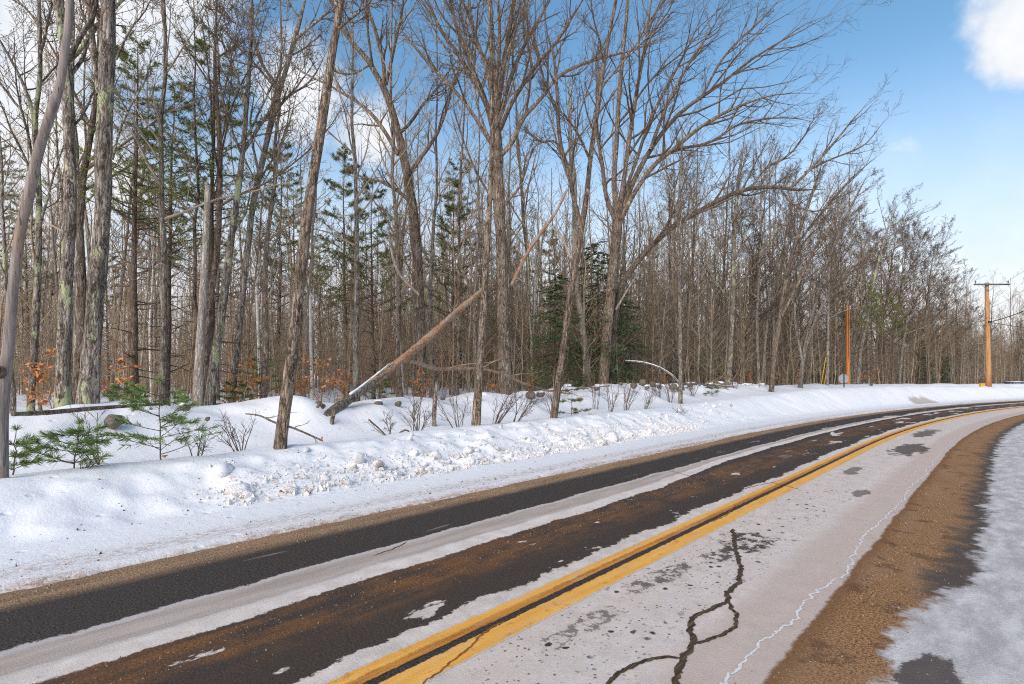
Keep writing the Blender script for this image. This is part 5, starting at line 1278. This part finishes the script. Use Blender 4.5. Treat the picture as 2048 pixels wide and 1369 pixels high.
v = np.r_[np.c_[np.cos(a) * rs - .02, np.full(8, .052), np.sin(a) * rs + zc], np.c_[np.cos(a) * rs - .02, np.full(8, .057), np.sin(a) * rs + zc]]; b.add(v, [[i, (i + 1) % 8, 8 + (i + 1) % 8, 8 + i] for i in range(8)]); b.f.append(np.arange(8)[None, ::-1]); b.f.append(np.arange(8, 16)[None])
obj('sign_plate', b.mesh('sign_plate', SIGNB, False), sg_)
for dz in (-.14, .14):
    b = MB(); b.tubes(np.array([(0, .0, zc + dz), (0, .075, zc + dz)]), np.array([.012, .012]), 6, True); obj('bolt', b.mesh('bolt', GREYM), sg_)

Xh, Yh = (1963 - 1024) * 47. / F, 47.; zh = CH - (773 - YH) * 47 / F - .12
hyd = thing('yellow_marker', 'small yellow utility box in the snow left of the tall utility pole', 'utility marker', (Xh, Yh, zh)); b = MB(); boxm(b, (0, 0, .05), (.26, .22, .5)); obj('box', b.mesh('box', YEL, False), hyd); b = MB(); boxm(b, (.03, 0, .33), (.31, .27, .06)); obj('lid', b.mesh('lid', YEL, False), hyd)

# a dark pickup parked beyond the bank
CARP = material('dark_car_paint', lambda g, p: (g.put(p.inputs['Base Color'], (.03, .04, .05)), g.put(p.inputs['Roughness'], .25), g.put(p.inputs['Coat Weight'], .6)))
GLS = material('car_glass', lambda g, p: (g.put(p.inputs['Base Color'], (.12, .15, .18)), g.put(p.inputs['Roughness'], .08), g.put(p.inputs['Specular IOR Level'], .7)))
Xc, Yc = (2034 - 1024) * 58 / F, 58.; zc0 = CH - (765 - YH) * 58 / F - 1.42
car = thing('parked_car', 'dark car parked beyond the snowbank, right of the tall utility pole', 'car', (Xc, Yc, zc0), rot=R(8))
def prism(b, prof, w, inset=0.):
    n_ = len(prof); a = np.array([(x, -w / 2 + (inset if z > .95 else 0), z) for x, z in prof]); c = np.array([(x, w / 2 - (inset if z > .95 else 0), z) for x, z in prof]); b.add(np.r_[a, c], [[i, (i + 1) % n_, n_ + (i + 1) % n_, n_ + i] for i in range(n_)]); b.f.append(np.arange(n_)[None, ::-1] + b.n - 2 * n_); b.f.append(np.arange(n_)[None] + b.n - n_)
b = MB(); prism(b, [(-2.2, .35), (2.2, .35), (2.25, .7), (2.1, .88), (1.1, .97), (-2.1, 1.0), (-2.25, .75)], 1.8); obj('body', b.mesh('body', CARP, False), car)
b = MB(); prism(b, [(1.05, .94), (.45, 1.42), (-1.2, 1.45), (-1.9, .96)], 1.72, .18); obj('cabin', b.mesh('cabin', CARP, False), car)
b = MB()
for y in (-.80, .80): b.add([(.85, y * 1.02, 1.02), (.38, y * .865, 1.38), (-.3, y * .865, 1.40), (-.3, y * 1.02, 1.02)], [[0, 1, 2, 3]]); b.add([(-.4, y * 1.02, 1.02), (-.4, y * .865, 1.40), (-1.15, y * .865, 1.40), (-1.65, y * 1.02, 1.02)], [[0, 1, 2, 3]])
obj('window', b.mesh('window', GLS, False), car)
for x in (-1.4, 1.4):
    for y in (-.82, .82):
        b = MB(); b.tubes(np.array([(x, y - .1, .33), (x, y + .1, .33)]), np.array([.33, .33]), 16, True); w_ = obj('wheel', b.mesh('wheel', simple('tyre', (.02, .02, .02), .8)), car)
b = MB(); boxm(b, (-.35, 0, 1.475), (1.3, 1.2, .06)); obj('snow_cap', b.mesh('snow_cap', SNOW_CAP), car)
print('hero/template triangles', TOTAL[0], 'objects', len(bpy.data.objects))
